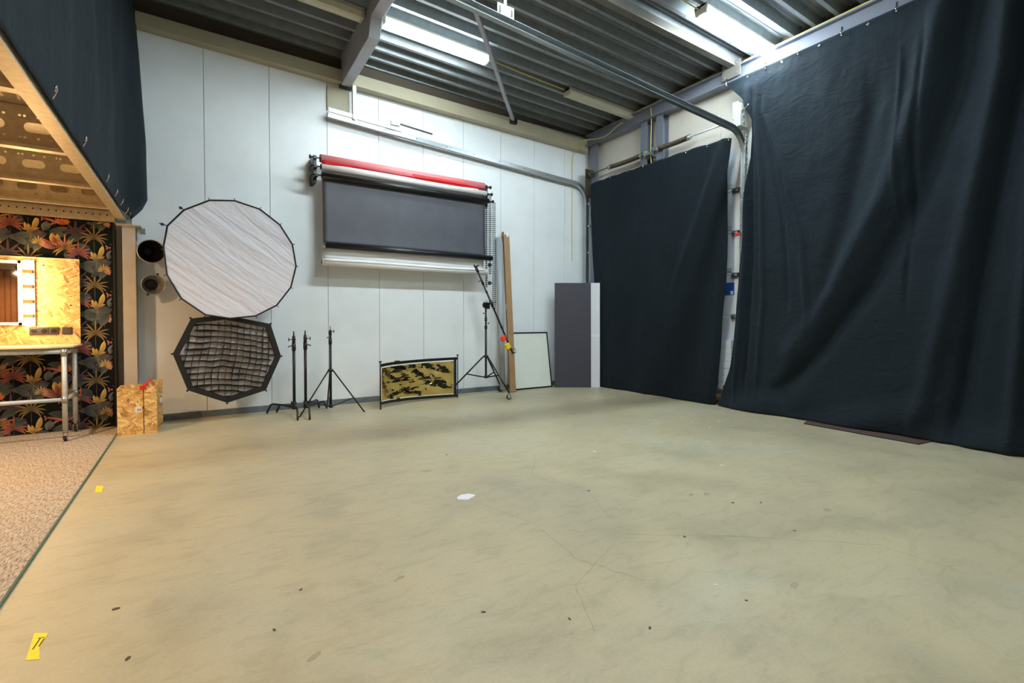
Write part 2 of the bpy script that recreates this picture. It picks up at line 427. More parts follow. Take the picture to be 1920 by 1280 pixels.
# ------------------------------------------------------------------ ceiling deck (trapezoidal sheet, ribs along X)
mb = MB()
ribs = []
y = 7.22
while y > Y0 - .3: ribs.append(y); y -= .2615
prof = []
D = .105
for r in ribs:
    prof += [(r + .024, 0), (r - .024, 0), (r - .052, D), (r - .085, D), (r - .093, D - .016), (r - .107, D - .016), (r - .115, D), (r - .148 - .02, D), (r - .2096, D)]
prof = [(7.45, D), (7.22 + .052, D)] + prof
xs = [X0, 1.85, X1]
V = [[mb.bm.verts.new((x, p[0], zdeck(x) + p[1])) for p in prof] for x in xs]
for i in range(len(xs) - 1):
    for j in range(len(prof) - 1):
        mb.bm.faces.new((V[i][j], V[i + 1][j], V[i + 1][j + 1], V[i][j + 1]))
ce = struct(mb.build('ceiling', M['deck'], recalc=False), 'corrugated galvanised steel roof deck')
# roof above (keeps the room closed)
MB().box(X0 - .1, X1 + .4, Y0 - .1, 7.45, 5.32, 5.42).build('roof_slab', M['darkband'], ce)
# deck screws visible on the flanges
mb = MB()
for ri, r in enumerate(ribs[3:14]):
    for k in range(5):
        x = 2.2 + k * .92 + (ri % 2) * .35
        mb.cyl((x, r, zdeck(x) - .004), (x, r, zdeck(x) + .01), .007, n=6)
o = mb.build('deck_screw', M['black'], ce); o['kind'] = 'stuff'

# ------------------------------------------------------------------ right wall, door opening, left and rear walls
XW = 6.5
wr = shell('wall_right', (XW, 3, 0), 'cream sandwich panels behind the roller door track')
MB().box(XW + .012, XW + .12, Y0, 3.6, 0, 5.3).build('wall_core', M['joint'], wr)
MB().box(XW + .012, XW + .12, 3.6, 7.3, 3.62, 5.3).build('wall_core', M['joint'], wr)
for a, b in zip([-3.55, -2.2, -.85, .5, 1.85, 3.2, 4.36, 5.3, 5.75, 6.58], [-2.2, -.85, .5, 1.85, 3.2, 4.36, 5.3, 5.75, 6.58, 7.1]):
    if b <= 3.3: z0 = 0
    else: z0 = 3.6
    MB().box(XW, XW + .013, a + .003, b - .003, z0, 4.72).build('wall_panel', M['panel_old'], wr, bevel=.002)
MB().box(XW, XW + .012, Y0, 7.2, 4.725, 5.2).build('upper_band', M['darkband'], wr)  # dark filler plate stands in for the shaded gap under the deck
MB().box(XW, XW + .013, 3.2, 3.86, 0, 3.6).build('wall_panel', M['panel_old'], wr)
struct(MB().box(X0 - .1, X0, Y0, Y1, 0, 5.3).build('wall_left', M['white_wall']))
struct(MB().box(X0, X1, Y0 - .1, Y0, 0, 5.3).build('wall_rear', M['white_wall']))

# sectional door behind the curtains
dr = shell('door_1', (XW, 5.4, 0), 'white sectional overhead door, mostly behind the curtain')
zs = [.08, .68, 1.27, 1.86, 2.46, 3.06, 3.66]
for a, b in zip(zs, zs[1:]):
    MB().box(XW - .02, XW + .03, 4.0, 6.98, a + .006, b - .006).build('door_section', M['door_white'], dr, bevel=.006)
    MB().box(XW - .035, XW - .02, 4.02, 4.10, a + .02, b - .02).build('end_plate', M['white_p'], dr)
for z in zs[1:-1]:
    p = MB().box(XW - .05, XW - .034, 4.03, 4.14, z - .04, z + .035)
    p.cyl((XW - .055, 4.03, z), (XW - .055, 4.14, z), .011, n=8)
    h = p.build('hinge', M['galv'], dr)
    MB().cyl((XW - .085, 4.02, z), (XW - .085, 3.99, z), .024, n=12).build('roller', M['rubber'], h)
MB().box(XW - .03, XW + .02, 3.95, 6.98, 0, .08).build('bottom_seal', M['brass_strip'], dr)
MB().box(XW - .023, XW - .02, 4.105, 4.26, 1.58, 1.76).build('blue_sticker', M['blue_s'], dr)
MB().box(XW - .0235, XW - .0225, 4.125, 4.17, 1.59, 1.64).build('sticker_patch', M['white_p'], dr)
def text(body, size, M4, mat, parent, name='lettering', ext=.0006):
    cu = bpy.data.curves.new(name, 'FONT'); cu.body = body; cu.size = size; cu.extrude = ext; cu.align_x = 'CENTER'
    t = bpy.data.objects.new('tmp', cu); COL.objects.link(t)
    bpy.context.view_layer.update()
    me = bpy.data.meshes.new_from_object(t); bpy.data.objects.remove(t)
    me.name = name; off = root_off(parent)
    me.transform(Matrix.Translation(-off) @ M4)
    me.materials.clear(); me.materials.append(mat)
    o = bpy.data.objects.new(name, me); COL.objects.link(o); o.parent = parent
    return o
# text on a surface facing -X: reading direction is -Y, up is Z
def face_negx(x, y, z): return Matrix(((0, 0, -1, x), (-1, 0, 0, y), (0, 1, 0, z), (0, 0, 0, 1)))
for z in (1.90, 2.50, 3.10):
    text('LOCK', .035, face_negx(XW - .0212, 4.20, z + .045), M['ink'], dr)
    text('HERE', .035, face_negx(XW - .0212, 4.20, z + .005), M['ink'], dr)

# ------------------------------------------------------------------ steel of the right wall
mb = MB(); slbox(mb, 6.36, 6.5, Y0, 7.1, 4.56, 4.55, 4.735, 4.73)
hb = thing('header_beam', (6.43, 3, 4.55), 'grey steel header beam running above the right wall and curtain', 'beam')
mb.build('web', M['grey_steel'], hb)
MB().box(6.30, 6.5, Y0, 7.1, 4.725, 4.745).build('flange', M['grey_steel'], hb)
MB().box(6.30, 6.37, Y0, 7.1, 4.545, 4.56).build('flange', M['grey_steel'], hb)
def column(y0, y1, label, x0=6.36, zt=4.55, z0=0):
    t = thing('steel_column', (x0 + .07, (y0 + y1) / 2, z0), label, 'column')
    ym = (y0 + y1) / 2
    MB().box(x0, x0 + .012, y0, y1, z0, zt).build('flange', M['grey_steel'], t)
    MB().box(x0 + .012, x0 + .13, ym - .006, ym + .006, z0, zt).build('web', M['grey_steel'], t)
    MB().box(x0 + .128, x0 + .14, y0, y1, z0, zt).build('flange', M['grey_steel'], t)
    return t
column(6.86, 7.06, 'grey steel column in the far room corner', 6.40)
column(5.62, 5.77, 'grey steel post left of the electric cable drop above the door', 6.36, z0=3.62)
column(5.3, 5.44, 'grey steel post right of the electric cable drop above the door', 6.36, z0=3.62)

# ------------------------------------------------------------------ rafter, purlin, brace
rf = thing('rafter_beam', (1.84, 6, 4.55), 'grey steel box rafter with stepped end above the paper rolls', 'beam')
mb = MB()
poly = [Vector((0, 7.16, 4.55)), Vector((0, 5.86, 4.60)), Vector((0, 5.76, 4.80)), Vector((0, Y0, 4.81)), Vector((0, Y0, 4.98)), Vector((0, 7.16, 4.98))]
mb.prism(poly, (1.775, 0, 0), (1.915, 0, 0)); mb.build('box_section', M['beam_steel'], rf, bevel=.006)
MB().box(1.765, 1.925, 7.16, 7.25, 4.53, 4.6).build('bearing_plate', M['black'], rf)
pu = thing('steel_purlin', (4, 4.05, 4.78), 'grey tan steel tube purlin under the roof deck beside the door track', 'beam')
mb = MB(); slbox(mb, 1.9, 6.42, 4.0, 4.1, zdeck(1.9) - .16, zdeck(6.42) - .09, zdeck(1.9) - .004, zdeck(6.42) - .004)
mb.build('tube', M['purlin'], pu, bevel=.008)
mb = MB(); mb.box(6.28, 6.3, 3.93, 4.2, 4.58, 4.80); mb.build('end_plate', M['purlin'], pu)
mb = MB()
for yy in (3.97, 4.16):
    for zz in (4.62, 4.76): mb.cyl((6.27, yy, zz), (6.282, yy, zz), .012, n=6)
mb.build('bolt', M['galv'], pu)
br = thing('wind_brace', (3.5, 5.9, 4.8), 'thin diagonal grey steel brace crossing under the roof deck', 'brace')
MB().bar((1.95, 4.13, zdeck(1.9) - .05), (4.62, 7.06, 4.66), .05, .05).build('angle_bar', M['beam_steel'], br)
MB().box(4.58, 4.70, 7.04, 7.1, 4.60, 4.68).build('end_bracket', M['black'], br)

# ------------------------------------------------------------------ fluorescent fixtures
def fixture(x0, y, label, lit, length=1.5, grp='fluorescent fixtures under the roof deck'):
    xm = x0 + length / 2; z = zdeck(xm) - .006
    t = thing('fluorescent_light', (xm, y, z), label, 'ceiling light', grp)
    sl = -.028
    def P(x, yy, zz): return Vector((x, y + yy, z + sl * (x - xm) + zz))
    def loft(name, prof, xa, xb, mat):
        m = MB(); A = [m.bm.verts.new(P(xa, *p)) for p in prof]; B = [m.bm.verts.new(P(xb, *p)) for p in prof]; n = len(prof)
        for i in range(n): m.bm.faces.new((A[i], A[(i + 1) % n], B[(i + 1) % n], B[i]))
        m.bm.faces.new(A[::-1]); m.bm.faces.new(B)
        return m.build(name, mat, t, bevel=.004)
    body = M['lamp_body']
    loft('housing', [(-.074, 0), (.074, 0), (.074, -.032), (-.074, -.032)] if lit else [(-.085, 0), (.085, 0), (.085, -.045), (-.085, -.045)], x0, x0 + length, body)
    loft('diffuser', [(-.085, -.034), (.085, -.034)] + [] if False else [(-.08, -.034 if lit else -.046), (.08, -.034 if lit else -.046), (.066, -.105), (.03, -.118), (-.03, -.118), (-.066, -.105)], x0 + .03, x0 + length - .03, (M['tube_' + lit] if isinstance(lit, str) else M['tube_lit']) if lit else M['lamp_off'])
    for xa in (x0 - .0, x0 + length - .028):
        loft('end_cap', [(-.086, .0), (.086, .0), (.07, -.11), (-.07, -.11)], xa, xa + .028, body)
    m = MB(); m.cyl(P(x0 - .03, .02, -.03), P(x0, .02, -.03), .014, n=8); m.build('cable_gland', M['black'], t)
    return t
fixture(1.96, 5.93, 'lit fluorescent fixture between the box rafter and the diagonal brace', 'dim')
fixture(4.93, 3.58, 'lit fluorescent fixture above the large dark curtain', True)
fixture(4.93, 6.0, 'unlit fluorescent fixture near the far room corner', False)
fixture(.24, 5.98, 'unlit fluorescent fixture left of the box rafter', False)
for (x, y, w_) in ((1.96, 3.58, 'lit fluorescent fixture behind the near side of the crossing door track, outside the photograph'), (4.93, .9, 'unlit fluorescent fixture above the right frame edge, outside the photograph'), (1.96, .9, 'lit fluorescent fixture just in front of and above the camera'), (1.96, -1.7, 'lit fluorescent fixture behind the camera, toward the middle of the room'), (4.93, -1.7, 'unlit fluorescent fixture behind the camera, toward the curtain wall')):
    fixture(x, y, w_, False if w_.startswith('unlit') else ('strong' if y > 2 else ('mid' if y > 0 else 'dim')))

# ------------------------------------------------------------------ mezzanine on the left
mz = thing('mezzanine_edge_beam', (-.69, 3, 2.36), 'long steel edge beam of the mezzanine, lit warm from below', 'beam')
MB().box(-.73, -.648, -3.5, 7.12, 2.36, 2.366).build('bottom_flange', M['mezz_steel'], mz)
MB().box(-.654, -.648, -3.5, 7.12, 2.366, 2.76).build('web', M['mezz_steel'], mz)
MB().box(-.73, -.726, -3.5, 7.12, 2.366, 2.385).build('lip', M['mezz_steel'], mz)
def joist(y, label, wide=True):
    t = thing('mezzanine_joist', (-3, y, 2.42), label, 'joist', 'perforated steel joists under the mezzanine')
    # web with slotted holes as an extruded curve
    cu = bpy.data.curves.new('web', 'CURVE'); cu.dimensions = '2D'; cu.fill_mode = 'BOTH'; cu.extrude = .0015
    def poly(pts):
        sp = cu.splines.new('POLY'); sp.points.add(len(pts) - 1)
        for i, (a, b) in enumerate(pts): sp.points[i].co = (a, b, 0, 1)
        sp.use_cyclic_u = True
    poly([(-5.4, 2.43), (-.735, 2.43), (-.735, 2.73), (-5.4, 2.73)])
    k = 0
    xx = -.92
    while xx > -3.4:
        pts = []
        hw, hh = .075, .036
        for i in range(16):
            a = 2 * PI * i / 16
            pts.append((xx + (hw - hh) * (1 if math.cos(a) > 0 else -1) + hh * math.cos(a), 2.585 + hh * math.sin(a)))
        poly(pts)
        for dx in (-.07, 0, .07, .15):
            for dz in (-.075, .075):
                poly([(xx + dx + .009 * math.cos(a * PI / 3), 2.585 + dz + .009 * math.sin(a * PI / 3)) for a in range(6)])
        xx -= .245
    tmp = bpy.data.objects.new('tmp', cu); COL.objects.link(tmp); bpy.context.view_layer.update()
    me = bpy.data.meshes.new_from_object(tmp); bpy.data.objects.remove(tmp)
    me.transform(Matrix.Translation(-t.location) @ Matrix(((1, 0, 0, 0), (0, 0, 1, y), (0, 1, 0, 0), (0, 0, 0, 1))))
    me.materials.clear(); me.materials.append(M['mezz_steel'])
    o = bpy.data.objects.new('web', me); COL.objects.link(o); o.parent = t
    MB().box(-5.4, -.74, y - .07, y, 2.42, 2.424).build('bottom_flange', M['mezz_steel'], t)
    MB().box(-5.4, -.74, y - .074, y - .07, 2.42, 2.445).build('lip', M['mezz_steel'], t)
    MB().box(-5.4, -.735, y, y + .07, 2.728, 2.732).build('top_flange', M['mezz_steel'], t)
    m = MB()
    for zz in (2.50, 2.66): m.cyl((-.80, y - .014, zz), (-.80, y, zz), .014, n=6)
    m.build('bolt', M['galv'], t)
joist(3.62, 'nearest perforated steel joist under the mezzanine')
joist(4.78, 'perforated steel joist with one large slot in view under the mezzanine')
joist(5.88, 'perforated steel joist with two slots in view under the mezzanine')
joist(6.85, 'farthest perforated steel joist, just in front of the wallpapered wall')
for yy, w_ in ((2.4, 'fifth'), (1.2, 'sixth'), (0, 'seventh'), (-1.2, 'eighth'), (-2.4, 'ninth')): joist(yy, w_ + ' perforated steel joist counted from the wallpapered wall, outside the photograph')
struct(MB().box(X0, -.66, -3.6, 7.25, 2.735, 2.80).build('ceiling_mezzanine', M['mezz_steel']), 'underside of the mezzanine deck')
struct(MB().box(-5.4, -.76, 7.1, 7.25, 2.335, 2.735).build('trim_2', M['mezz_steel']), 'beige wall strip above the wallpaper')  # added strip, its beige stands in for warm light behind the joist slots
lg = thing('ledger_angle', (-3, 7.05, 2.33), 'perforated pale steel ledger along the top of the wallpaper', 'beam')
MB().box(-5.4, -.735, 7.0, 7.09, 2.325, 2.33).build('bottom_leg', M['mezz_steel'], lg)
MB().box(-5.4, -.735, 7.0, 7.004, 2.33, 2.43).build('upright_leg', M['mezz_steel'], lg)
m = MB(); xx = -.8
while xx > -3: m.cyl((xx, 6.9985, 2.385), (xx, 7.003, 2.385), .008, n=8); xx -= .06
o = m.build('hole', M['black'], lg); o['kind'] = 'stuff'
col_ = thing('steel_column', (-.62, 7.13, 0), 'beige steel column between the wallpaper and the white wall', 'column')
MB().box(-.675, -.555, 7.02, 7.03, 0, 2.29).build('flange', M['mezz_plain'], col_)
MB().box(-.62, -.61, 7.03, 7.2, 0, 2.29).build('web', M['mezz_plain'], col_)
MB().box(-.675, -.555, 7.2, 7.21, 0, 2.29).build('flange', M['mezz_plain'], col_)
MB().box(-.73, -.50, 6.98, 7.24, 2.29, 2.30).build('cap_plate', M['mezz_steel'], col_)
m = MB(); m.box(-.52, -.47, 7.1, 7.14, 2.22, 2.285); m.cyl((-.49, 7.08, 2.25), (-.49, 7.16, 2.25), .02, n=8); m.build('beam_clamp', M['galv'], col_)
# downlights under the mezzanine (out of frame)
for i, (x, y) in enumerate(SPOTS):
    t = thing('downlight', (x, y, 2.28), 'small warm downlight under the mezzanine, ' + ('nearest the make-up table', 'level with the nearer yellow tape', 'just behind the camera', 'deep in the mezzanine near the slatted panel', 'deep in the mezzanine near the table')[i], 'downlight', 'warm downlights under the mezzanine')
    MB().cyl((x, y, 2.29), (x, y, 2.42), .06, n=20).build('can', M['black'], t)
    MB().cyl((x, y, 2.282), (x, y, 2.289), .05, n=20).build('lamp', M['spot_lit'], t)

# ------------------------------------------------------------------ wallpapered wall
wp = shell('wall_wallpaper', (-3, 7.1, 0), 'dark wallpaper printed with tropical plants')
MB().box(X0, -.765, 7.1, 7.26, 0, 2.325).build('wall_face', M['wallpaper'], wp)
MB().box(-.765, -.75, 7.085, 7.26, 0, 2.32).build('corner_strip', M['black'], wp)
pb = bmesh.new(); cl = pb.loops.layers.float_color.new('Col')
LAY = [0]
def leaf(x, z, ang, L, w, c0, c1, bend=0.0, belly=.45, rib=None):
    """flat printed leaf starting at (x,z), pointing along ang, bending by bend radians over its length"""
    n = 9; LAY[0] += 1
    yy = 7.0985 - (LAY[0] % 300) * 4e-6 - DEPTH[0]
    pts = []; a = ang; px, pz = x, z
    for i in range(n + 1):
        t = i / n
        wd = w * (math.sin(PI * min(1, t ** (math.log(.5) / math.log(belly))))) ** .8 if 0 < t < 1 else .0006
        pts.append((px, pz, a, wd)); a += bend / n; px += math.cos(a) * L / n; pz += math.sin(a) * L / n
    L_, C_, R_ = [], [], []
    for (px, pz, a, wd) in pts:
        nx, nz = -math.sin(a), math.cos(a)
        L_.append(pb.verts.new((px + nx * wd, yy, pz + nz * wd))); C_.append(pb.verts.new((px, yy, pz))); R_.append(pb.verts.new((px - nx * wd, yy, pz - nz * wd)))
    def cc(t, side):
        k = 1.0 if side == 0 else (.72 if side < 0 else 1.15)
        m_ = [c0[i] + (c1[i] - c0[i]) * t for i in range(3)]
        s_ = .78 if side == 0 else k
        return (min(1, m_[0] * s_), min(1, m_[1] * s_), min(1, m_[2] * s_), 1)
    for i in range(n):
        for A, B, s in ((L_, C_, 1), (C_, R_, -1)):
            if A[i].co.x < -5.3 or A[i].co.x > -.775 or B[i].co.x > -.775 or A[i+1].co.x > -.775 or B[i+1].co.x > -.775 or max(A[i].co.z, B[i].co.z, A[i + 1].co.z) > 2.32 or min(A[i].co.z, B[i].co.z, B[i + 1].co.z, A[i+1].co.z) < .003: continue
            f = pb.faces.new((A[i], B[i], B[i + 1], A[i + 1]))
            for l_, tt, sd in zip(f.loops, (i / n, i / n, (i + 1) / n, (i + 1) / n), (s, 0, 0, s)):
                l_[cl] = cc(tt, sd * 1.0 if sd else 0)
DEPTH = [0]
def C3(*c): 
    k = lin(*c); return k[:3]
YEL0, YEL1 = C3(116, 84, 30), C3(214, 176, 86)
OLI0, OLI1 = C3(66, 54, 22), C3(176, 144, 70)
RED0, RED1 = C3(84, 34, 36), C3(178, 92, 78)
PNK0, PNK1 = C3(150, 66, 62), C3(216, 140, 118)
ORG0, ORG1 = C3(170, 60, 24), C3(240, 140, 58)
TEA0, TEA1 = C3(34, 42, 42), C3(88, 94, 88)
PUR0, PUR1 = C3(52, 30, 44), C3(98, 60, 74)
def rosette(x, z, n, L, w, c0, c1, a0=20, a1=160, droop=.9, belly=.4):
    order = list(range(n)); random.Random(n).shuffle(order)
    for i in order:
        a = math.radians(a0 + (a1 - a0) * i / max(1, n - 1))
        s = 1 if math.cos(a) < 0 else -1
        k = abs(math.cos(a))
        leaf(x, z, a, L * 1.28 * (.75 + .35 * (1 - k)), w * .95, c0, c1, s * droop * k, belly)
def stem(x, z, L, c=C3(86, 74, 40)): leaf(x, z, -PI / 2, L, .003, c, c, 0)
def cell(ox, oz):
    DEPTH[0] = 0
    # dark teal foliage
    for (dx, dz, a, L, w, b) in [(.02, -.13, 160, .2, .04, .4), (.26, -.02, 20, .18, .035, -.4), (.30, .10, 150, .2, .04, .4), (.45, -.02, 200, .2, .04, .4), (.2, .22, 340, .16, .03, .4), (.48, .3, 120, .14, .035, .3), (-.05, .3, 60, .15, .03, -.5)]:
        leaf(ox + dx, oz + dz, math.radians(a), L, w, C3(26, 34, 34), C3(70, 78, 72), b, .5)
    for (dx, dz, a, L, w, b) in [(.13, -.04, 205, .2, .045, .5), (.13, -.05, 175, .19, .04, .35), (.14, -.02, 10, .17, .028, .3), (.14, -.04, -12, .15, .03, .3), (.10, -.09, 235, .17, .04, .3), (.38, .18, 200, .17, .035, .5), (.38, .2, 160, .15, .035, -.5), (.4, .17, 20, .16, .035, -.4), (.40, .16, -25, .14, .03, -.3), (-.06, .12, 210, .13, .03, .6)]:
        leaf(ox + dx, oz + dz, math.radians(a), L, w, TEA0, TEA1, b, .5)
    DEPTH[0] = .0003
    rosette(ox + .36, oz - .02, 7, .12, .012, PUR0, PUR1, 10, 170, .8)
    leaf(ox + .10, oz - .02, math.radians(80), .11, .03, TEA1, C3(96, 104, 98), -.2, .5)   # upright grey leaf
    leaf(ox + .11, oz - .02, math.radians(68), .10, .022, TEA0, C3(110, 116, 108), -.2, .5)
    DEPTH[0] = .0005
    # olive spiky plant
    rosette(ox - .02, oz + .20, 11, .12, .0085, OLI0, OLI1, -5, 185, 1.3, .4); stem(ox - .02, oz + .2, .16)
    rosette(ox + .27, oz + .33, 11, .12, .0095, OLI0, YEL1, -8, 188, 1.2, .4); stem(ox + .27, oz + .33, .16)
    rosette(ox + .27, oz + .35, 5, .08, .010, OLI0, PNK1, 50, 130, .3, .4)
    # red spiky
    rosette(ox + .38, oz + .28, 11, .11, .012, RED0, RED1, 0, 180, 1.0, .45); stem(ox + .38, oz + .28, .18, C3(70, 50, 52))
    # orange burst
    rosette(ox + .25, oz + .06, 9, .085, .008, ORG0, ORG1, 15, 165, -.6, .5); stem(ox + .25, oz + .06, .11, C3(90, 50, 56))
    DEPTH[0] = .0008
    # big red leaves with yellow tips
    leaf(ox + .2, oz - .16, math.radians(118), .13, .03, YEL0, YEL1, -.4, .5)
    leaf(ox + .2, oz - .16, math.radians(72), .12, .022, OLI0, YEL1, .4, .5)
    leaf(ox + .2, oz - .18, math.radians(95), .11, .022, RED0, C3(170, 66, 58), .2, .5)
    leaf(ox + .2, oz - .2, math.radians(140), .17, .026, RED0, RED1, .1, .5)
    leaf(ox + .19, oz - .21, math.radians(152), .14, .022, RED0, PNK1, .2, .5)
    leaf(ox + .2, oz - .2, math.radians(48), .1, .024, RED0, RED1, .4, .5)
    # yellow star
    rosette(ox + .06, oz - .155, 9, .06, .006, YEL0, C3(236, 204, 120), 5, 175, .3, .5); stem(ox + .06, oz - .155, .1)
    # little pink buds
    for (dx, dz, a) in [(.085, .08, 70), (.10, .10, 110), (.16, .04, 60), (.17, .055, 30), (.07, -.05, 100), (.075, -.06, 60), (.065, -.06, 130)]:
        leaf(ox + dx, oz + dz, math.radians(a), .045, .007, PNK0, PNK1 if dz > -.02 else RED0, .3, .5)
    DEPTH[0] = .0011
    # yellow V plant
    leaf(ox, oz - .05, math.radians(62), .19, .024, YEL0, C3(230, 190, 104), .35, .6)
    leaf(ox + .09, oz + .115, math.radians(-8), .15, .013, PNK0, PNK1, -.25, .35)
    leaf(ox, oz - .05, math.radians(128), .12, .017, YEL0, C3(224, 186, 100), -.5, .5)
    leaf(ox, oz - .04, math.radians(95), .09, .013, YEL0, YEL1, .2, .5)
    leaf(ox, oz - .03, math.radians(40), .08, .01, YEL0, YEL1, -.4, .5)
    leaf(ox, oz - .03, math.radians(150), .07, .009, OLI0, YEL1, .5, .5)
    stem(ox, oz - .04, .09, C3(150, 116, 60))
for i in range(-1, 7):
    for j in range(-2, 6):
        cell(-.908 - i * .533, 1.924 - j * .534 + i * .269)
me = bpy.data.meshes.new('printed_leaves'); bmesh.ops.recalc_face_normals(pb, faces=pb.faces)
for v in pb.verts: v.co -= wp.location
pb.to_mesh(me); pb.free(); me.materials.append(M['print'])
o = bpy.data.objects.new('printed_leaves', me); COL.objects.link(o); o.parent = wp; o['kind'] = 'stuff'

# ------------------------------------------------------------------ carpet, table, OSB mirror board
cp = thing('carpet', (-3, 3, 0), 'beige woven carpet with a green edge, left of the bare concrete', 'carpet')
MB().box(X0, -.712, Y0, 7.095, .001, .012).build('pile', M['carpet'], cp)
MB().box(-.712, -.702, Y0, 6.49, .001, .011).build('edge_binding', M['carpet_edge'], cp)

tb = thing('makeup_table', (-1.8, 6.72, 0), 'make-up table of galvanised pipe on casters with a pale top', 'table')
top = [(-2.8, 6.42), (-1.20, 6.42), (-1.03, 6.54), (-1.03, 7.02), (-2.8, 7.02)]
MB().prism([Vector((x, y, 0)) for x, y in top], (0, 0, .945), (0, 0, .963)).build('tabletop', M['ply'], tb, bevel=.002)
def pipe_leg(x, y):
    lg_ = MB().cyl((x, y, .13), (x, y, .93), .0215, n=16).build('leg', M['galv_lit'], tb)
    for z in (.90, .43): MB().cyl((x, y, z - .035), (x, y, z + .035), .028, n=16).build('pipe_fitting', M['galv'], lg_)
    m = MB(); m.cyl((x, y, .10), (x, y, .135), .018, n=10); m.box(x - .02, x - .014, y - .022, y + .022, .035, .1); m.box(x + .014, x + .02, y - .022, y + .022, .035, .1)
    m.build('caster_fork', M['chrome'], lg_)
    MB().cyl((x - .012, y + .01, .0385), (x + .012, y + .01, .0385), .026, n=20).build('caster_wheel', M['rubber'], lg_)
for x in (-1.09, -2.7):
    for y in (6.48, 6.98): pipe_leg(x, y)
for (a, b) in [((-2.7, 6.48, .905), (-1.09, 6.48, .905)), ((-2.7, 6.98, .905), (-1.09, 6.98, .905)), ((-1.09, 6.48, .90), (-1.09, 6.98, .90)), ((-2.7, 6.48, .9), (-2.7, 6.98, .9)), ((-2.7, 6.48, .43), (-1.09, 6.48, .43)), ((-1.09, 6.48, .43), (-1.09, 6.98, .43)), ((-2.7, 6.48, .43), (-2.7, 6.98, .43))]:
    MB().cyl(a, b, .02, n=14).build('rail', M['galv_lit'], tb)
m = MB(); m.cyl((-1.62, 6.48, .905), (-1.54, 6.48, .905), .028, n=14); m.build('pipe_fitting', M['galv'], tb)
MB().cyl((-1.09, 6.99, .43), (-1.09, 7.02, .43), .021, n=14).build('red_end_cap', M['red'], tb)
MB().tube([(-1.16, 7.0, .93), (-1.15, 7.0, .7), (-1.165, 6.99, .45), (-1.18, 6.98, .2), (-1.13, 6.98, .03)], .005, 6).build('power_cord', M['cable_dark'], tb)

ob = thing('mirror_board', (-1.8, 7.03, .965), 'upright chipboard panel carrying the lit mirror and sockets', 'panel')
MB().box(-2.8, -1.045, 7.025, 7.045, .965, 1.878).build('chipboard', M['osb'], ob)
MB().box(-2.8, -1.045, 7.02, 7.025, 1.872, 1.88).build('top_edge', M['ply'], ob)
m = MB()
for p in ((-1.12, 1.38), (-1.33, 1.80)): m.cyl((p[0], 7.02, p[1]), (p[0], 7.03, p[1]), .008, n=8)
m.build('screw', M['black'], ob)
mr = thing('lit_mirror', (-2.05, 7.0, 1.17), 'white framed make-up mirror with a column of glowing bulbs', 'mirror')
MB().box(-2.6, -1.51, 6.985, 6.99, 1.195, 1.805).build('mirror_glass', M['mirror'], mr)
m = MB(); m.box(-2.64, -1.49, 6.97, 7.02, 1.17, 1.197); m.box(-2.64, -1.49, 6.97, 7.02, 1.803, 1.832); m.box(-1.517, -1.488, 6.97, 7.02, 1.17, 1.832); m.box(-2.64, -2.6, 6.97, 7.02, 1.17, 1.832); m.box(-2.64, -1.49, 6.991, 7.02, 1.17, 1.83)
m.build('frame', M['white_p'], mr)
for xs_ in (-1.435, -2.69):
    MB().box(xs_ - .045, xs_ + .04, 6.985, 7.022, 1.16, 1.845).build('bulb_rail', M['lamp_body'], mr)
    for z in (1.722, 1.567, 1.412, 1.262):
        MB().box(xs_ - .035, xs_ + .035, 6.93, 6.985, z - .018, z + .018).build('spacer_block', M['cardboard_d'], mr)
    for z in (1.80, 1.645, 1.49, 1.335, 1.19):
        b = MB().sph((xs_, 6.93, z), .034, 16).build('bulb', M['bulb'], mr)
        MB().cyl((xs_, 6.958, z), (xs_, 6.986, z), .018, n=12).build('bulb_socket', M['white_p'], b)
so = thing('triple_socket', (-1.33, 7.02, 1.07), 'dark grey triple wall socket below the mirror bulbs', 'socket')
MB().box(-1.447, -1.217, 7.012, 7.024, 1.066, 1.146).build('cover_frame', M['socket'], so, bevel=.002)
for k in range(3):
    x = -1.409 + k * .0765
    MB().box(x - .032, x + .032, 7.008, 7.0125, 1.074, 1.138).build('insert', M['socket'], so, bevel=.002)
    rr = MB().lathe([(0, .021), (.001, .024), (-.002, .026)], (x, 7.0075, 1.106), (0, -1, 0), 20).build('socket_ring', M['black'], so)
    MB().cyl((x, 7.0066, 1.106), (x, 7.0078, 1.106), .021, n=20).build('socket_well', M['black'], so)
    m = MB()
    for dz in (-.019, .019): m.box(x - .004, x + .004, 7.004, 7.007, 1.106 + dz - .003, 1.106 + dz + .003)
    m.build('earth_clip', M['chrome'], so)
sw = thing('light_switch', (-1.15, 7.02, 1.07), 'dark grey square switch right of the triple socket', 'switch')
MB().box(-1.192, -1.108, 7.012, 7.024, 1.066, 1.146).build('cover_frame', M['socket'], sw, bevel=.002)
MB().box(-1.183, -1.117, 7.006, 7.0125, 1.074, 1.138).build('rocker', M['socket'], sw, bevel=.002)

# wood slat wall behind the camera that the mirror shows
sp = thing('slatted_wall_panel', (-3.3, -2.4, 0), 'brown vertical wood slat panel seen only in the mirror', 'wall panel')
MB().box(-5.4, -1.6, -2.42, -2.40, 0, 2.4).build('backing', M['slat_gap'], sp)
x = -5.38
while x < -1.7:
    MB().box(x, x + .088, -2.40, -2.38, .01, 2.4).build('slat', M['slat'], sp); x += .1

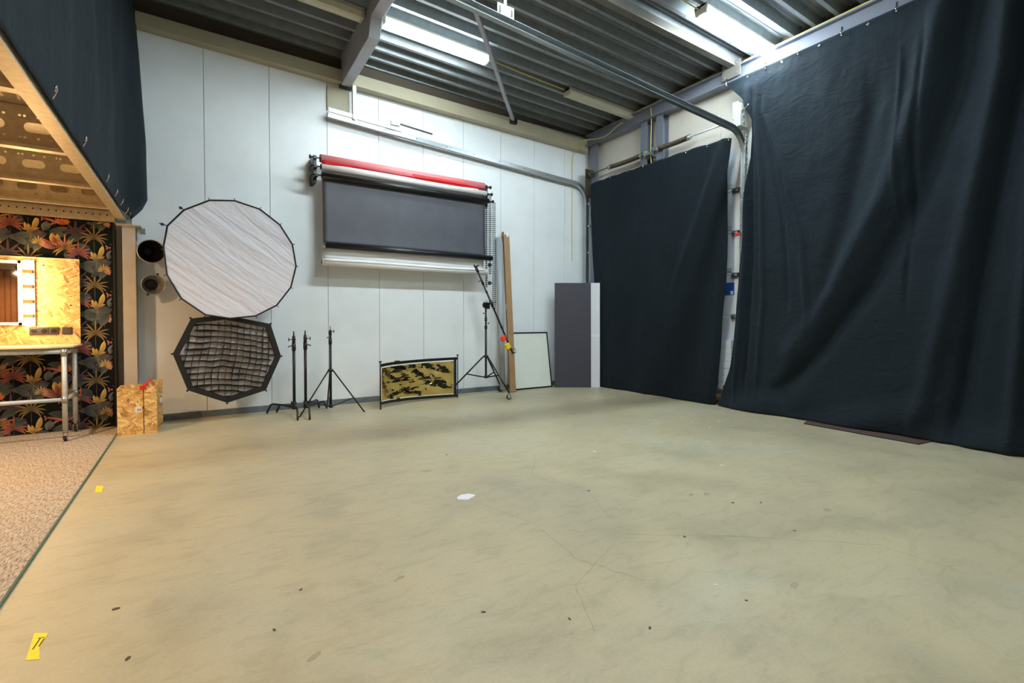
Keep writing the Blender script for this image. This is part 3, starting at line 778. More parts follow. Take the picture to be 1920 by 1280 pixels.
# ------------------------------------------------------------------ OSB crates by the column
def crate(name, x0, x1, y0, y1, h, label, t=.012, skew=0):
    c = thing(name, ((x0 + x1) / 2, (y0 + y1) / 2, 0), label, 'box')
    MB().box(x0, x1, y0, y0 + t, 0, h).build('front_board', M['osb'], c)
    MB().box(x0, x1, y1 - t, y1, 0, h).build('back_board', M['osb'], c)
    MB().box(x0, x0 + t, y0 + t, y1 - t, 0, h).build('side_board', M['osb'], c)
    MB().box(x1 - t, x1, y0 + t, y1 - t, 0, h).build('side_board', M['osb'], c)
    MB().box(x0 + t, x1 - t, y0 + t, y1 - t, 0, t).build('bottom_board', M['osb'], c)
    return c
ca = crate('chipboard_box', -.690, -.470, 6.52, 6.86, .50, 'wider open chipboard box at the carpet corner')
cb = crate('chipboard_box', -.462, -.352, 6.50, 6.80, .512, 'narrow open chipboard box held to the wider one by red tape')
cc_ = thing('chipboard_offcut', (-.38, 6.86, 0), 'upright chipboard offcut behind the narrow chipboard box', 'board')
MB().box(-.445, -.315, 6.84, 6.86, 0, .54).build('board', M['osb'], cc_)
MB().box(-.345, -.316, 6.838, 6.84, .28, .34).build('paper_label', M['label'], cc_)
def barcode(parent, x0, x1, y, z0, z1):
    m = MB(); x = x0
    while x < x1:
        w = random.choice((.002, .003, .0045)); m.box(x, x + w, y - .0006, y, z0, z1); x += w + random.choice((.002, .004))
    m.build('barcode', M['ink'], parent)
l_ = MB().box(-.54, -.482, 6.518, 6.52, .235, .295).build('paper_label', M['label'], ca); barcode(l_, -.522, -.490, 6.518, .25, .275)
m = MB(); m.box(-.497, -.440, 6.494, 6.498, .478, .514); m.box(-.497, -.440, 6.494, 6.515, .514, .517); m.bar((-.47, 6.51, .517), (-.42, 6.84, .545), .03, .002)
tag(m.build('red_tape', M['red']), 'strip of red tape joining the two chipboard boxes', 'tape')
m = MB()

# ------------------------------------------------------------------ reflector dishes on the wall
def dish(cx, cz, R, depth, r0, label, inner, clamps=False):
    t = thing('reflector_dish', (cx, 7.2, cz), label, 'reflector')
    yb = 7.235; yf = yb - depth
    ax = Vector((.22, -1, -.06)).normalized(); o_ = Vector((cx, yb, cz)) - ax * 0
    prof = [(0, r0), (.03, r0), (.04, r0 * 1.25), (depth * .5, R * .72), (depth * .85, R * .93), (depth, R), (depth + .004, R + .004)]
    MB().lathe(prof, o_, ax, 40).build('shell', M['alu'], t)
    MB().lathe([(h + .002, r - .004) for h, r in prof[1:-1]], o_, ax, 40).build('inner_surface', inner, t)
    MB().lathe([(depth, R - .005), (depth + .006, R), (depth + .002, R + .006), (depth - .006, R + .004)], o_, ax, 40).build('rim', M['alu'], t)
    m = MB(); m.cyl(o_ + ax * .02, o_ + ax * .032, r0 * 1.2, n=24); hub = m.build('hub_plate', M['black_plastic'], t)
    m = MB(); m.lathe([(.03, r0 * .75), (.05, r0 * .75), (.05, r0 * .55), (.03, r0 * .55)], o_, ax, 24); m.build('mount_ring', M['black'], hub)
    if clamps:
        side = ax.cross(Vector((0, 0, 1))).normalized(); u_ = side.cross(ax)
        for a in (1.9, -1.15):
            p = o_ + ax * (depth * .95) + (side * math.cos(a) + u_ * math.sin(a)) * (R + .012)
            MB().box(p.x - .012, p.x + .012, p.y - .014, p.y + .014, p.z - .012, p.z + .012).build('filter_clip', M['black'], t)
        m = MB()
        for a in range(4):
            p = o_ + ax * .034 + (side * math.cos(a * PI / 2 + .3) + u_ * math.sin(a * PI / 2 + .3)) * r0 * .5
            m.sph(p, .006, 6)
        m.build('screw', M['chrome'], hub)
    else:
        side = ax.cross(Vector((0, 0, 1))).normalized(); u_ = side.cross(ax)
        p = o_ + ax * (depth * .8) + side * (-R * .72) + u_ * (R * .25)
        MB().tube([p, p + Vector((.012, -.01, .004)), p + Vector((.024, -.008, -.004))], .004, 6).build('hook', M['chrome'], t)
    return t
dish(-.455, 2.03, .132, .20, .045, 'upper reflector dish with dark inside, hung left of the big softbox', M['dark_inside'])
dish(-.435, 1.645, .115, .17, .07, 'lower reflector dish with silvery rim and clips, hung left of the big softbox', M['alu'], True)

# ------------------------------------------------------------------ big softbox (16 sides) and gridded octabox
def ellipse_basis(pts):
    c = sum(pts, Vector()) / len(pts); return c
rimA = [(-.276, 2.024), (-.239, 2.251), (-.086, 2.445), (.159, 2.591), (.41, 2.624), (.678, 2.564), (.9, 2.402), (1.044, 2.172), (1.085, 1.902), (1.021, 1.633), (.856, 1.404), (.621, 1.271), (.348, 1.239), (.105, 1.281), (-.121, 1.459), (-.25, 1.715)]
YA = 6.6
def ynear(x, z): return YA + .10 * (x - .4)
rimA = [Vector((x, ynear(x, z), z)) for x, z in rimA]
ca_ = ellipse_basis(rimA)
sb = thing('softbox', (ca_.x, 7.0, ca_.z), 'large round white softbox hung on the white panel wall', 'softbox')
n_ = len(rimA)
m = MB(); NR = 14
def rim_pt(t):
    i = int(t * n_) % n_; f = t * n_ - int(t * n_); return rimA[i].lerp(rimA[(i + 1) % n_], f)
K = n_ * 4
rings = []
ce0 = m.bm.verts.new(ca_ + Vector((0, .03, 0)))
for r in range(1, NR + 1):
    rr = r / NR; ring = []
    for k in range(K):
        p = rim_pt(k / K); q = ca_.lerp(p, rr * .985)
        q.y += .035 * (1 - rr ** 2) + .012 * noise.noise(Vector((q.x * 3, q.z * 5, 1.3))) * (1 - rr ** 4)
        ring.append(m.bm.verts.new(q))
    rings.append(ring)
for k in range(K): m.bm.faces.new((ce0, rings[0][k], rings[0][(k + 1) % K]))
for A, B in zip(rings, rings[1:]):
    for k in range(K): m.bm.faces.new((A[k], B[k], B[(k + 1) % K], A[(k + 1) % K]))
for f in m.bm.faces: f.smooth = True
m.build('diffusion_cloth', M['cloth'], sb)
m = MB(); m.tube([p + Vector((0, -.006, 0)) for p in rimA], .008, 6, True); m.build('rim_piping', M['black'], sb)
m = MB(); apex = Vector((ca_.x + .02, 7.15, ca_.z))
AV = [m.bm.verts.new(p + Vector((0, .012, 0))) for p in rimA]; MV = [m.bm.verts.new(p.lerp(apex, .55) + (p - ca_) * .18) for p in rimA]; BV = [m.bm.verts.new(p.lerp(apex, .93)) for p in rimA]
for k in range(n_):
    m.bm.faces.new((AV[k], AV[(k + 1) % n_], MV[(k + 1) % n_], MV[k])); m.bm.faces.new((MV[k], MV[(k + 1) % n_], BV[(k + 1) % n_], BV[k]))
m.build('shell', M['black_plastic'], sb)
m = MB(); m.cyl(apex + Vector((0, -.03, 0)), apex + Vector((0, .08, 0)), .09, n=24); m.build('speed_ring', M['black'], sb)
for p in rimA:
    d = (p - ca_); d.y = 0; d.normalize()
    m = MB(); m.cyl(p + Vector((0, .01, 0)), p + d * .022 + Vector((0, .012, 0)), .004, n=6); m.sph(p + d * .024 + Vector((0, .012, 0)), .006, 6)
    m.build('rib_tip', M['black'], sb)
for p, d in ((rimA[2], Vector((-.03, 0, .02))), (rimA[1], Vector((-.045, 0, .012)))):
    m = MB(); m.box(p.x + d.x - .014, p.x + d.x + .014, p.y - .01, p.y + .02, p.z + d.z - .012, p.z + d.z + .012); m.cyl(p, p + d * 1.6, .005, n=6); m.build('rim_clip', M['black'], sb)

rimB = [(-.211, .837), (-.035, 1.239), (.295, 1.285), (.8, 1.173), (.919, .761), (.739, .342), (.318, .228), (-.074, .413)]
rimB = [Vector((x, 6.75 + .08 * (x - .35), z)) for x, z in rimB]; cb_ = ellipse_basis(rimB)
gb = thing('gridded_octabox', (cb_.x, 7.0, cb_.z), 'black octagonal softbox with fabric grid, hung below the white softbox', 'softbox')
m = MB(); A = [m.bm.verts.new(p) for p in rimB]; B = [m.bm.verts.new(p.lerp(cb_, .11)) for p in rimB]; Cc = [m.bm.verts.new(p.lerp(cb_, .12) + Vector((0, .035, 0))) for p in rimB]
for k in range(8):
    m.bm.faces.new((A[k], A[(k + 1) % 8], B[(k + 1) % 8], B[k])); m.bm.faces.new((B[k], B[(k + 1) % 8], Cc[(k + 1) % 8], Cc[k]))
m.build('front_border', M['black_plastic'], gb)
m = MB(); apex = Vector((cb_.x, 7.16, cb_.z + .02)); A = [m.bm.verts.new(p + Vector((0, .003, 0))) for p in rimB]; MV = [m.bm.verts.new(p.lerp(apex, .55) + (p - cb_) * .15) for p in rimB]; B = [m.bm.verts.new(p.lerp(apex, .92)) for p in rimB]
for k in range(8):
    m.bm.faces.new((A[k], A[(k + 1) % 8], MV[(k + 1) % 8], MV[k])); m.bm.faces.new((MV[k], MV[(k + 1) % 8], B[(k + 1) % 8], B[k]))
m.build('shell', M['black_plastic'], gb)
m = MB(); m.cyl(apex + Vector((0, -.02, 0)), apex + Vector((0, .075, 0)), .08, n=20); m.build('speed_ring', M['black'], gb)
m = MB(); c0 = m.bm.verts.new(cb_ + Vector((0, .05, 0))); Q = [m.bm.verts.new(p.lerp(cb_, .115) + Vector((0, .034, 0))) for p in rimB]
for k in range(8): m.bm.faces.new((c0, Q[k], Q[(k + 1) % 8]))
m.build('diffusion_cloth', M['cloth_grey'], gb)
# fabric grid strips
def inside(x, z, poly):
    c = False; j = len(poly) - 1
    for i in range(len(poly)):
        if (poly[i][1] > z) != (poly[j][1] > z) and x < (poly[j][0] - poly[i][0]) * (z - poly[i][1]) / (poly[j][1] - poly[i][1]) + poly[i][0]: c = not c
        j = i
    return c
pol = [(p.lerp(cb_, .10).x, p.lerp(cb_, .10).z) for p in rimB]
m = MB(); tilt = math.radians(-6); step = .071
def gp(u, v):
    x = cb_.x + u * math.cos(tilt) - v * math.sin(tilt); z = cb_.z + u * math.sin(tilt) + v * math.cos(tilt)
    x += .012 * math.sin(9 * z + 3 * u) ; z += .02 * math.sin(5.1 * x) + .012 * noise.noise(Vector((x * 9, z * 9, 2)))
    return x, z
for axis in (0, 1):
    for i in range(-9, 10):
        prev = None; a = -.7
        while a < .7:
            p = gp(i * step, a) if axis == 0 else gp(a, i * step)
            ok = inside(p[0], p[1], pol)
            if ok and prev:
                yb_ = 6.75 + .08 * (p[0] - .35)
                sk_ = .014 * noise.noise(Vector((p[0] * 6, p[1] * 6, 7 + axis))) - .004
                dx, dz = (sk_, 0) if axis == 0 else (0, sk_ - .010)
                m.quad([(prev[0] + dx, yb_ + .004, prev[1] + dz), (p[0] + dx, yb_ + .004, p[1] + dz), (p[0], yb_ + .032, p[1]), (prev[0], yb_ + .032, prev[1])])
            prev = p if ok else None; a += .035
o = m.build('fabric_grid', M['black_plastic'], gb, solid=.0035, recalc=False)
for p in rimB:
    d = (p - cb_); d.y = 0; d.normalize(); m = MB(); m.sph(p + d * .006, .012, 8); m.build('rib_tip', M['black'], gb)

# ------------------------------------------------------------------ paper roll rack on the wall
rk = thing('roll_bracket', (1.38, 7.2, 3.1), 'left black three-hook wall bracket holding the paper rolls', 'bracket')
rk2 = thing('roll_bracket', (4.07, 7.2, 3.1), 'right black three-hook wall bracket with chain wheels for the rolls', 'bracket')
RZ = (3.415, 3.29, 3.165); RY = (6.99, 6.95, 6.91); RR = (.055, .042, .044)
XL, XR = 1.455, (4.0, 4.02, 4.04)
for b, x, s in ((rk, 1.385, -1), (rk2, 4.065, 1)):
    MB().box(x - .022, x + .022, 7.0, 7.25, 3.08, 3.45).build('side_plate', M['black'], b, bevel=.006)
    for i in range(3):
        xe = (XL if s < 0 else XR[i])
        m = MB(); m.cyl((x - s * .0 + s * .06, RY[i], RZ[i]), (xe, RY[i], RZ[i]), .009, n=8)
        m.box(x - .02, x + .02, RY[i] - .03, 7.02, RZ[i] - .022, RZ[i] + .006)
        m.build('spindle', M['black'], b)
        m = MB(); m.cyl((x + s * .055, RY[i], RZ[i]), (x + s * .075, RY[i], RZ[i]), .026, n=14); m.cyl((x + s * .035, RY[i], RZ[i]), (x + s * .055, RY[i], RZ[i]), .012, n=8)
        m.build('knob', M['black'], b)
def roll(i, name, label, mat, x0, x1, y, z, r, core=True):
    t = thing(name, ((x0 + x1) / 2, y, z), label, 'paper roll')
    MB().lathe([(0, r * .6), (0, r), (x1 - x0, r), (x1 - x0, r * .6)], (x0, y, z), (1, 0, 0), 28).build('roll', mat, t)
    for xx, s in ((x0, -1), (x1, 1)):
        MB().cyl((xx - s * .004, y, z), (xx + s * .008, y, z), r * .92, n=20).build('end_plug', M['black'], t)
    return t
r1 = roll(0, 'paper_roll', 'top roll of pink-red backdrop paper on the wall rack', M['paper_red'], XL, XR[0], RY[0], RZ[0], RR[0])
m = MB()
def redflap(u, v):
    x = XL + .01 + u * (XR[0] - XL - .03); dep = .075 - .035 * u - .02 * math.sin(6 * u)
    return Vector((x, RY[0] - RR[0] * .95 - .006 * math.sin(9 * u) * v + .03 * v, RZ[0] - .01 - v * dep))
m.grid(40, 4, redflap); m.build('loose_sheet', M['paper_red_deep'], r1, solid=.001)
MB().box(2.75, XR[0] - .35, RY[0] - RR[0] - .003, RY[0] - RR[0] - .001, RZ[0] - .045, RZ[0] - .012).build('tape_strip', M['paper_red_deep'], r1)
r2 = roll(1, 'paper_roll', 'middle roll of white backdrop paper, its sheet hanging lowest', M['paper_white'], XL, XR[1], RY[1], RZ[1], RR[1])
# white sheet hangs behind the black sheet down to its own bottom roll
m = MB(); m.grid(24, 16, lambda u, v: Vector((XL + .01 + u * (XR[1] - XL - .03), RY[1] + RR[1] * .95 + .01 * math.sin(3 * v + 5 * u) * v, RZ[1] - v * (RZ[1] - 2.03))))
m.build('sheet', M['paper_white'], r2, solid=.0008)
MB().lathe([(0, .03), (0, .047), (2.58, .047), (2.58, .03)], (XL + .0, 6.955, 2.01), (1, 0, 0), 28).build('bottom_roll', M['paper_white'], r2)
MB().cyl((XL + 2.575, 6.955, 2.01), (XL + 2.585, 6.955, 2.01), .044, n=20).build('end_plug', M['paper_white'], r2)
m = MB(); m.grid(20, 4, lambda u, v: Vector((XL + .02 + u * 2.5, 6.90 - .004 * v, 2.055 - .03 * v + .006 * math.sin(7 * u))))
m.build('loose_edge', M['paper_white'], r2, solid=.001)
r3 = roll(2, 'paper_roll', 'bottom roll of black backdrop paper with wide hanging sheet', M['paper_black'], XL + .005, XR[2], RY[2], RZ[2], RR[2])
def bsheet(u, v):
    x = XL + .012 + u * (XR[2] - XL - .05)
    z = RZ[2] - v * (RZ[2] - 2.27)
    y = RY[2] + RR[2] * .9 + .014 * math.sin(2.2 * u * PI + 1) * v - .06 * max(0, v - .75) ** 2 * 6 * .6
    return Vector((x + .012 * v, y, z))
m = MB(); m.grid(40, 24, bsheet); m.build('sheet', M['paper_black_sheet'], r3, solid=.0008)
MB().lathe([(0, .02), (0, .042), (2.60, .042), (2.60, .02)], (XL + .04, 6.90, 2.235), (1, 0, 0), 28).build('bottom_roll', M['paper_black'], r3)
MB().cyl((XL + 2.63, 6.90, 2.235), (XL + 2.645, 6.90, 2.235), .04, n=20).build('end_plug', M['black'], r3)
# chain loops: beads
def beadchain(x, y, ztop, zbot, label, mat, w=.035):
    t = thing('bead_chain', (x, y, zbot), label, 'chain', 'bead chains of the paper roll rack')
    m = MB()
    for dx in (0, w):
        z = ztop
        while z > zbot:
            m.box(x + dx - .0075, x + dx + .0075, y - .007, y + .007, z - .011, z + .005); z -= .032
        m.cyl((x + dx, y, zbot), (x + dx, y, ztop), .002, n=4)
    z = zbot
    for k in range(5):
        a = PI * k / 4; m.sph((x + w / 2 - w / 2 * math.cos(a), y, z - w / 2 * math.sin(a)), .008, 6)
    o = m.build('beads', mat, t); o['kind'] = 'stuff'
    return t
beadchain(4.045, 6.995, 3.41, 1.78, 'left black bead chain loop hanging from the top paper roll', M['black'], .02)
beadchain(4.085, 6.955, 3.28, 2.0, 'black bead chain loop of the middle paper roll', M['black'], .03)
beadchain(4.135, 6.915, 3.15, 1.42, 'black bead chain loop reaching lowest below the rack', M['black'], .035)
for z, lb in ((2.13, 'black chain weight beside the white bottom roll'), (1.83, 'black chain weight just above the boom stand pivot')):
    m = MB(); m.cyl((4.075, 6.93, z - .03), (4.075, 6.93, z + .03), .022, n=14); m.box(4.05, 4.12, 6.92, 6.94, z - .012, z + .012)
    tag(m.build('chain_weight', M['black']), lb, 'chain weight')

# ------------------------------------------------------------------ door tracks
def track(name, y, label, zoff=0, side=1, x_start=1.59):
    t = thing(name, (4, y, 3.8), label, 'door track')
    pts = [Vector((x_start, y, 4.045 + zoff)), Vector((5.75, y, 3.80 + zoff))]
    R = .33; cx, cz = (6.05 if side > 0 else 5.98), 3.80 + zoff - .012 - R
    for k in range(9):
        a = PI / 2 * (1 - k / 8); pts.append(Vector((cx + R * math.cos(a), y, cz + R * math.sin(a))))
    pts.append(Vector((cx + R, y, .02)))
    def sweep(name, sec, mat):
        m = MB(); rings = []
        for i, p in enumerate(pts):
            d = (pts[min(i + 1, len(pts) - 1)] - pts[max(i - 1, 0)]).normalized(); nrm = Vector((-d.z, 0, d.x))
            if nrm.z < 0 or (abs(nrm.z) < .01 and nrm.x < 0): nrm = -nrm
            if i >= 2: nrm = Vector((d.z, 0, -d.x)) * -1
            rings.append([m.bm.verts.new(p + Vector((0, a, 0)) + nrm * b) for a, b in sec])
        n = len(sec)
        for A, B in zip(rings, rings[1:]):
            for k in range(n): m.bm.faces.new((A[k], A[(k + 1) % n], B[(k + 1) % n], B[k]))
        m.bm.faces.new(rings[0]); m.bm.faces.new(rings[-1])
        return m.build(name, mat, t)
    s = side
    sweep('rail', [(0, -.035), (s * .055, -.035), (s * .055, -.03), (s * .005, -.03), (s * .005, .03), (s * .055, .03), (s * .055, .035), (0, .035)], M['galv'])
    m = MB()
    for k in range(8):
        x = x_start + .3 + k * .5; z = 4.045 + zoff - (x - x_start) * .0586
        m.cyl((x, y - .012, z), (x, y + .012, z), .008, n=6)
    m.build('bolt', M['chrome'], t)
    return t
ta = track('door_track', 7.12, 'galvanised overhead door track along the white panel wall', .04, 1)
m = MB(); m.bar((1.59, 7.11, 4.15), (2.65, 7.11, 4.085), .012, .06); m.build('punched_angle', M['white_p'], ta)
m = MB(); m.box(1.92, 1.97, 7.09, 7.10, 4.08, 4.56); m.box(1.92, 1.925, 7.10, 7.15, 4.08, 4.56)
m.build('hanger_strap', M['galv_lit'], ta)
sp_ = thing('spring_bumper', (2.7, 6.93, 4.1), 'short dark bumper rod lying on the left door track', 'bumper')
MB().bar((2.47, 6.96, 4.115), (3.08, 6.96, 4.065), .02, .02).build('rod', M['black'], sp_)
MB().box(2.43, 2.56, 6.94, 6.985, 4.07, 4.13).build('foot', M['galv'], sp_)
tb_ = track('door_track', 3.90, 'galvanised overhead door track crossing the room under the roof deck', 0, -1)
MB().bar((4.9, 3.885, 3.885), (6.26, 3.885, 3.81), .03, .03).build('straight_angle', M['galv'], tb_)
hg = thing('track_hanger', (2.45, 3.87, 4.1), 'white punched hanger plate on the crossing door track', 'bracket')
m = MB(); m.box(2.37, 2.55, 3.878, 3.884, 4.03, 4.15); m.build('plate', M['white_p'], hg)
m = MB()
for x in (2.395, 2.525): m.box(x - .008, x + .008, 3.875, 3.879, 4.06, 4.13)
m.build('slot', M['black'], hg)
MB().bar((2.46, 3.89, 4.14), (2.46, 3.89, 4.93), .03, .004, up=(0, 1, 0)).build('strap', M['galv'], hg)

# torsion shaft and springs
ts = thing('torsion_spring_shaft', (6.3, 5.5, 4.0), 'torsion shaft with two oily springs above the door curtain', 'door spring')
XS = 6.32
MB().cyl((XS, 4.12, 4.0), (XS, 7.02, 3.985), .0125, n=12).build('shaft', M['galv'], ts)
def spring(y0, y1, z, sag):
    m = MB(); turns = 34; pts = []; n = turns * 8
    for i in range(n + 1):
        t = i / n; a = 2 * PI * turns * t; zc = z - sag * math.sin(PI * t)
        pts.append(Vector((XS + .034 * math.cos(a), y0 + (y1 - y0) * t, zc + .034 * math.sin(a))))
    m.tube(pts, .0085, 5); m.build('coil_spring', M['spring'], ts)
    m = MB(); m.cyl((XS, y0 - .03, z), (XS, y0 + .02, z), .042, n=16); m.cyl((XS, y1 - .02, z), (XS, y1 + .03, z), .042, n=16); m.build('spring_cone', M['galv'], ts)
spring(5.72, 6.45, 3.985, .012); spring(4.78, 5.36, 3.995, .008)
m = MB(); m.box(XS - .06, XS + .05, 5.60, 5.61, 3.90, 4.06); m.box(XS - .05, XS + .04, 5.44, 5.447, 3.90, 4.04); m.cyl((XS, 5.56, 4.0), (XS, 5.63, 4.0), .045, n=12); m.box(XS - .055, XS - .05, 5.44, 5.6, 3.93, 3.96)
m.build('centre_bracket', M['galv'], ts)
m = MB(); m.cyl((XS, 6.93, 3.985), (XS, 6.99, 3.985), .07, n=20); m.cyl((XS, 6.985, 3.985), (XS, 7.0, 3.985), .085, n=20); m.build('cable_drum', M['spring'], ts)
MB().box(XS - .1, XS + .06, 7.0, 7.006, 3.55, 4.08).build('bearing_plate', M['spring'], ts)
m = MB()
for z in (3.42, 3.0, 2.5): m.box(6.27, 6.33, 6.94, 6.99, z - .015, z + .015)
m.build('track_bracket', M['galv'], ta)
MB().cyl((XS - .02, 6.93, 3.9), (XS - .02, 6.93, .1), .003, n=5).build('lift_cable', M['galv'], ts)

# gear box, vertical angle, hand chain at the curtain edge
gbx = thing('door_operator', (6.27, 3.9, 3.8), 'pale metal chain hoist housing where the curtains meet', 'hoist')
MB().box(6.09, 6.28, 3.80, 3.90, 3.80, 4.11).build('housing', M['galv_lit'], gbx, bevel=.01)
MB().box(6.22, 6.40, 3.91, 4.0, 3.97, 4.2).build('mounting_plate', M['galv_lit'], gbx, bevel=.004)
MB().cyl((6.13, 3.80, 4.0), (6.09, 3.68, 4.035), .011, n=10).build('shaft_stub', M['chrome'], gbx)
m = MB()
for z in (3.86, 3.95): m.cyl((6.17, 3.795, z), (6.17, 3.80, z), .016, n=10)
m.build('bolt', M['galv'], gbx)
va = thing('vertical_track_angle', (6.34, 3.95, 0), 'tall punched steel angle behind the hand chain', 'steel angle')
m = MB(); m.box(6.335, 6.34, 3.77, 3.92, 0, 3.82); m.box(6.34, 6.40, 3.915, 3.92, 0, 3.82); m.build('angle', M['galv_lit'], va)
m = MB(); z = 3.7
while z > .3: m.box(6.333, 6.336, 3.845, 3.853, z, z + .03); z -= .075
o = m.build('punched_slot', M['black'], va); o['kind'] = 'stuff'
MB().box(6.26, 6.33, 3.885, 3.975, 2.385, 2.42).build('red_tape_band', M['red'], tb_)
hc = thing('hand_chain', (6.25, 3.88, 1.2), 'looped steel hand chain hanging from the hoist housing', 'chain')
def link_at(m, p, rot):
    P = []
    for k in range(8):
        a = 2 * PI * k / 8; lx = .0085 * math.cos(a); lz = .017 * math.sin(a)
        P.append(p + (Vector((lx, 0, lz)) if rot else Vector((0, lx, lz))))
    m.tube(P, .0028, 4, True)
z = 3.79; k = 0; m = MB()
while z > 1.25:
    link_at(m, Vector((6.25, 3.885, z)), k % 2); link_at(m, Vector((6.25, 3.825 - .02 * (3.79 - z) / 2.5 + .06 * (3.79 - z) / 2.5, z)), (k + 1) % 2); z -= .026; k += 1
o = m.build('links', M['chrome'], hc); o['kind'] = 'stuff'

# ------------------------------------------------------------------ yellow cables
def cable(name, pts, r, label, mat=None):
    m = MB(); P = []
    pts = [Vector(p) for p in pts]
    for i in range(len(pts) - 1):
        p0 = pts[max(i - 1, 0)]; p1 = pts[i]; p2 = pts[i + 1]; p3 = pts[min(i + 2, len(pts) - 1)]
        for k in range(6):
            t = k / 6; P.append(.5 * ((2 * p1) + (p2 - p0) * t + (2 * p0 - 5 * p1 + 4 * p2 - p3) * t * t + (3 * p1 - p0 - 3 * p2 + p3) * t ** 3))
    P.append(pts[-1]); m.tube(P, r, 6)
    return tag(m.build(name, mat or M['cable']), label, 'cable')
cable('electric_cable', [(3.47, 5.95, zdeck(3.47) - .03), (4.2, 5.97, zdeck(4.2) - .045), (4.92, 6.01, zdeck(4.92) - .03)], .009, 'yellowed cable between the lit and unlit fixtures')
cable('electric_cable', [(6.43, 6.0, 4.77), (6.33, 6.0, 4.755), (6.33, 5.2, 4.757), (6.33, 4.25, 4.757)], .014, 'yellowed cable run on the header beam above the door')
cable('electric_cable', [(6.33, 3.9, 4.757), (6.33, 2.5, 4.757), (6.33, 0.5, 4.757), (6.33, -2, 4.757)], .016, 'yellowed cable run on the header beam above the big curtain')
cable('electric_cable', [(6.43, 6.02, 4.74), (6.34, 6.25, 4.68), (6.30, 6.5, 4.57), (6.26, 6.75, 4.57), (6.16, 7.0, 4.60), (6.12, 7.08, 4.55), (6.1, 7.09, 4.42), (6.09, 7.22, 4.3), (6.09, 7.235, 3.3), (6.09, 7.235, 2.3)], .008, 'drooping yellow cable dropping down the wall in the corner')
cable('electric_cable', [(6.33, 5.53, 4.755), (6.34, 5.52, 4.5), (6.33, 5.52, 4.2), (6.33, 5.52, 3.95), (6.34, 5.51, 3.72)], .008, 'yellow cable dropping between the two posts above the door')
cable('electric_cable', [(3.46, 3.6, zdeck(3.46) - .05), (4.2, 3.6, zdeck(4.2) - .05), (4.92, 3.6, zdeck(4.92) - .05)], .009, 'yellowed cable at the near end of the fixture above the big curtain')
m = MB(); m.box(6.075, 6.105, 7.225, 7.249, 2.28, 2.36); tag(m.build('cable_end_box', M['white_p']), 'small white switch at the lower end of the corner cable', 'switch')

# ------------------------------------------------------------------ curtains
def smooth(a, b, x):
    t = max(0, min(1, (x - a) / (b - a))); return t * t * (3 - 2 * t)
def interp(pts, z):
    if z >= pts[0][0]: return pts[0][1]
    for (z0, y0), (z1, y1) in zip(pts, pts[1:]):
        if z >= z1: return y0 + (y1 - y0) * (z0 - z) / (z0 - z1)
    return pts[-1][1]
# big curtain
edge = [(4.49, 4.11), (4.35, 3.98), (4.15, 3.80), (3.9, 3.745), (3.4, 3.755), (2.8, 3.80), (2.1, 3.87), (1.3, 3.93), (.9, 3.955), (.6, 4.0), (.3, 4.08), (.05, 4.16)]
# folds: (list of (z, Y) down the fold, width, depth toward the wall (negative = toward room))
folds = [([(4.1, 3.80), (2.0, 3.80), (.3, 3.92)], .035, -.05), ([(4.05, 3.74), (2.0, 3.72), (.4, 3.80)], .03, .045), ([(4.0, 3.66), (3.0, 3.58), (1.5, 3.55), (.4, 3.62)], .035, -.035),
         ([(3.95, 3.62), (3.2, 3.45), (2.4, 3.30), (1.6, 3.24)], .03, .03), ([(3.9, 3.56), (3.0, 3.28), (2.2, 3.08), (1.3, 3.0)], .04, -.03),
         ([(4.6, 1.5), (3.6, 1.62), (2.6, 1.9), (1.6, 2.35), (.8, 2.9), (.35, 3.3)], .12, .10), ([(4.6, 1.72), (3.6, 1.9), (2.6, 2.22), (1.6, 2.7), (.8, 3.2)], .12, -.07),
         ([(3.6, 2.35), (2.6, 2.55), (1.6, 2.8), (.9, 3.1)], .10, .04), ([(4.6, 1.25), (3.6, 1.32), (2.2, 1.55), (1.0, 1.75), (.2, 1.9)], .09, -.07),
         ([(4.6, 1.12), (3.6, 1.2), (2.2, 1.38), (1.0, 1.5), (.2, 1.6)], .07, .09), ([(4.0, 1.9), (3.0, 1.98), (2.2, 2.0), (1.6, 2.02)], .025, .03), ([(3.8, 2.1), (3.2, 2.13), (2.6, 2.12)], .02, -.02),
         ([(4.6, .98), (2.2, 1.12), (.2, 1.22)], .06, -.07), ([(4.6, .8), (2.2, .95), (.2, 1.05)], .08, .08), ([(4.6, .5), (2.2, .6), (.2, .7)], .1, -.08), ([(4.6, .2), (.2, .3)], .1, .08), ([(4.6, -.2), (.2, -.1)], .12, -.08)]
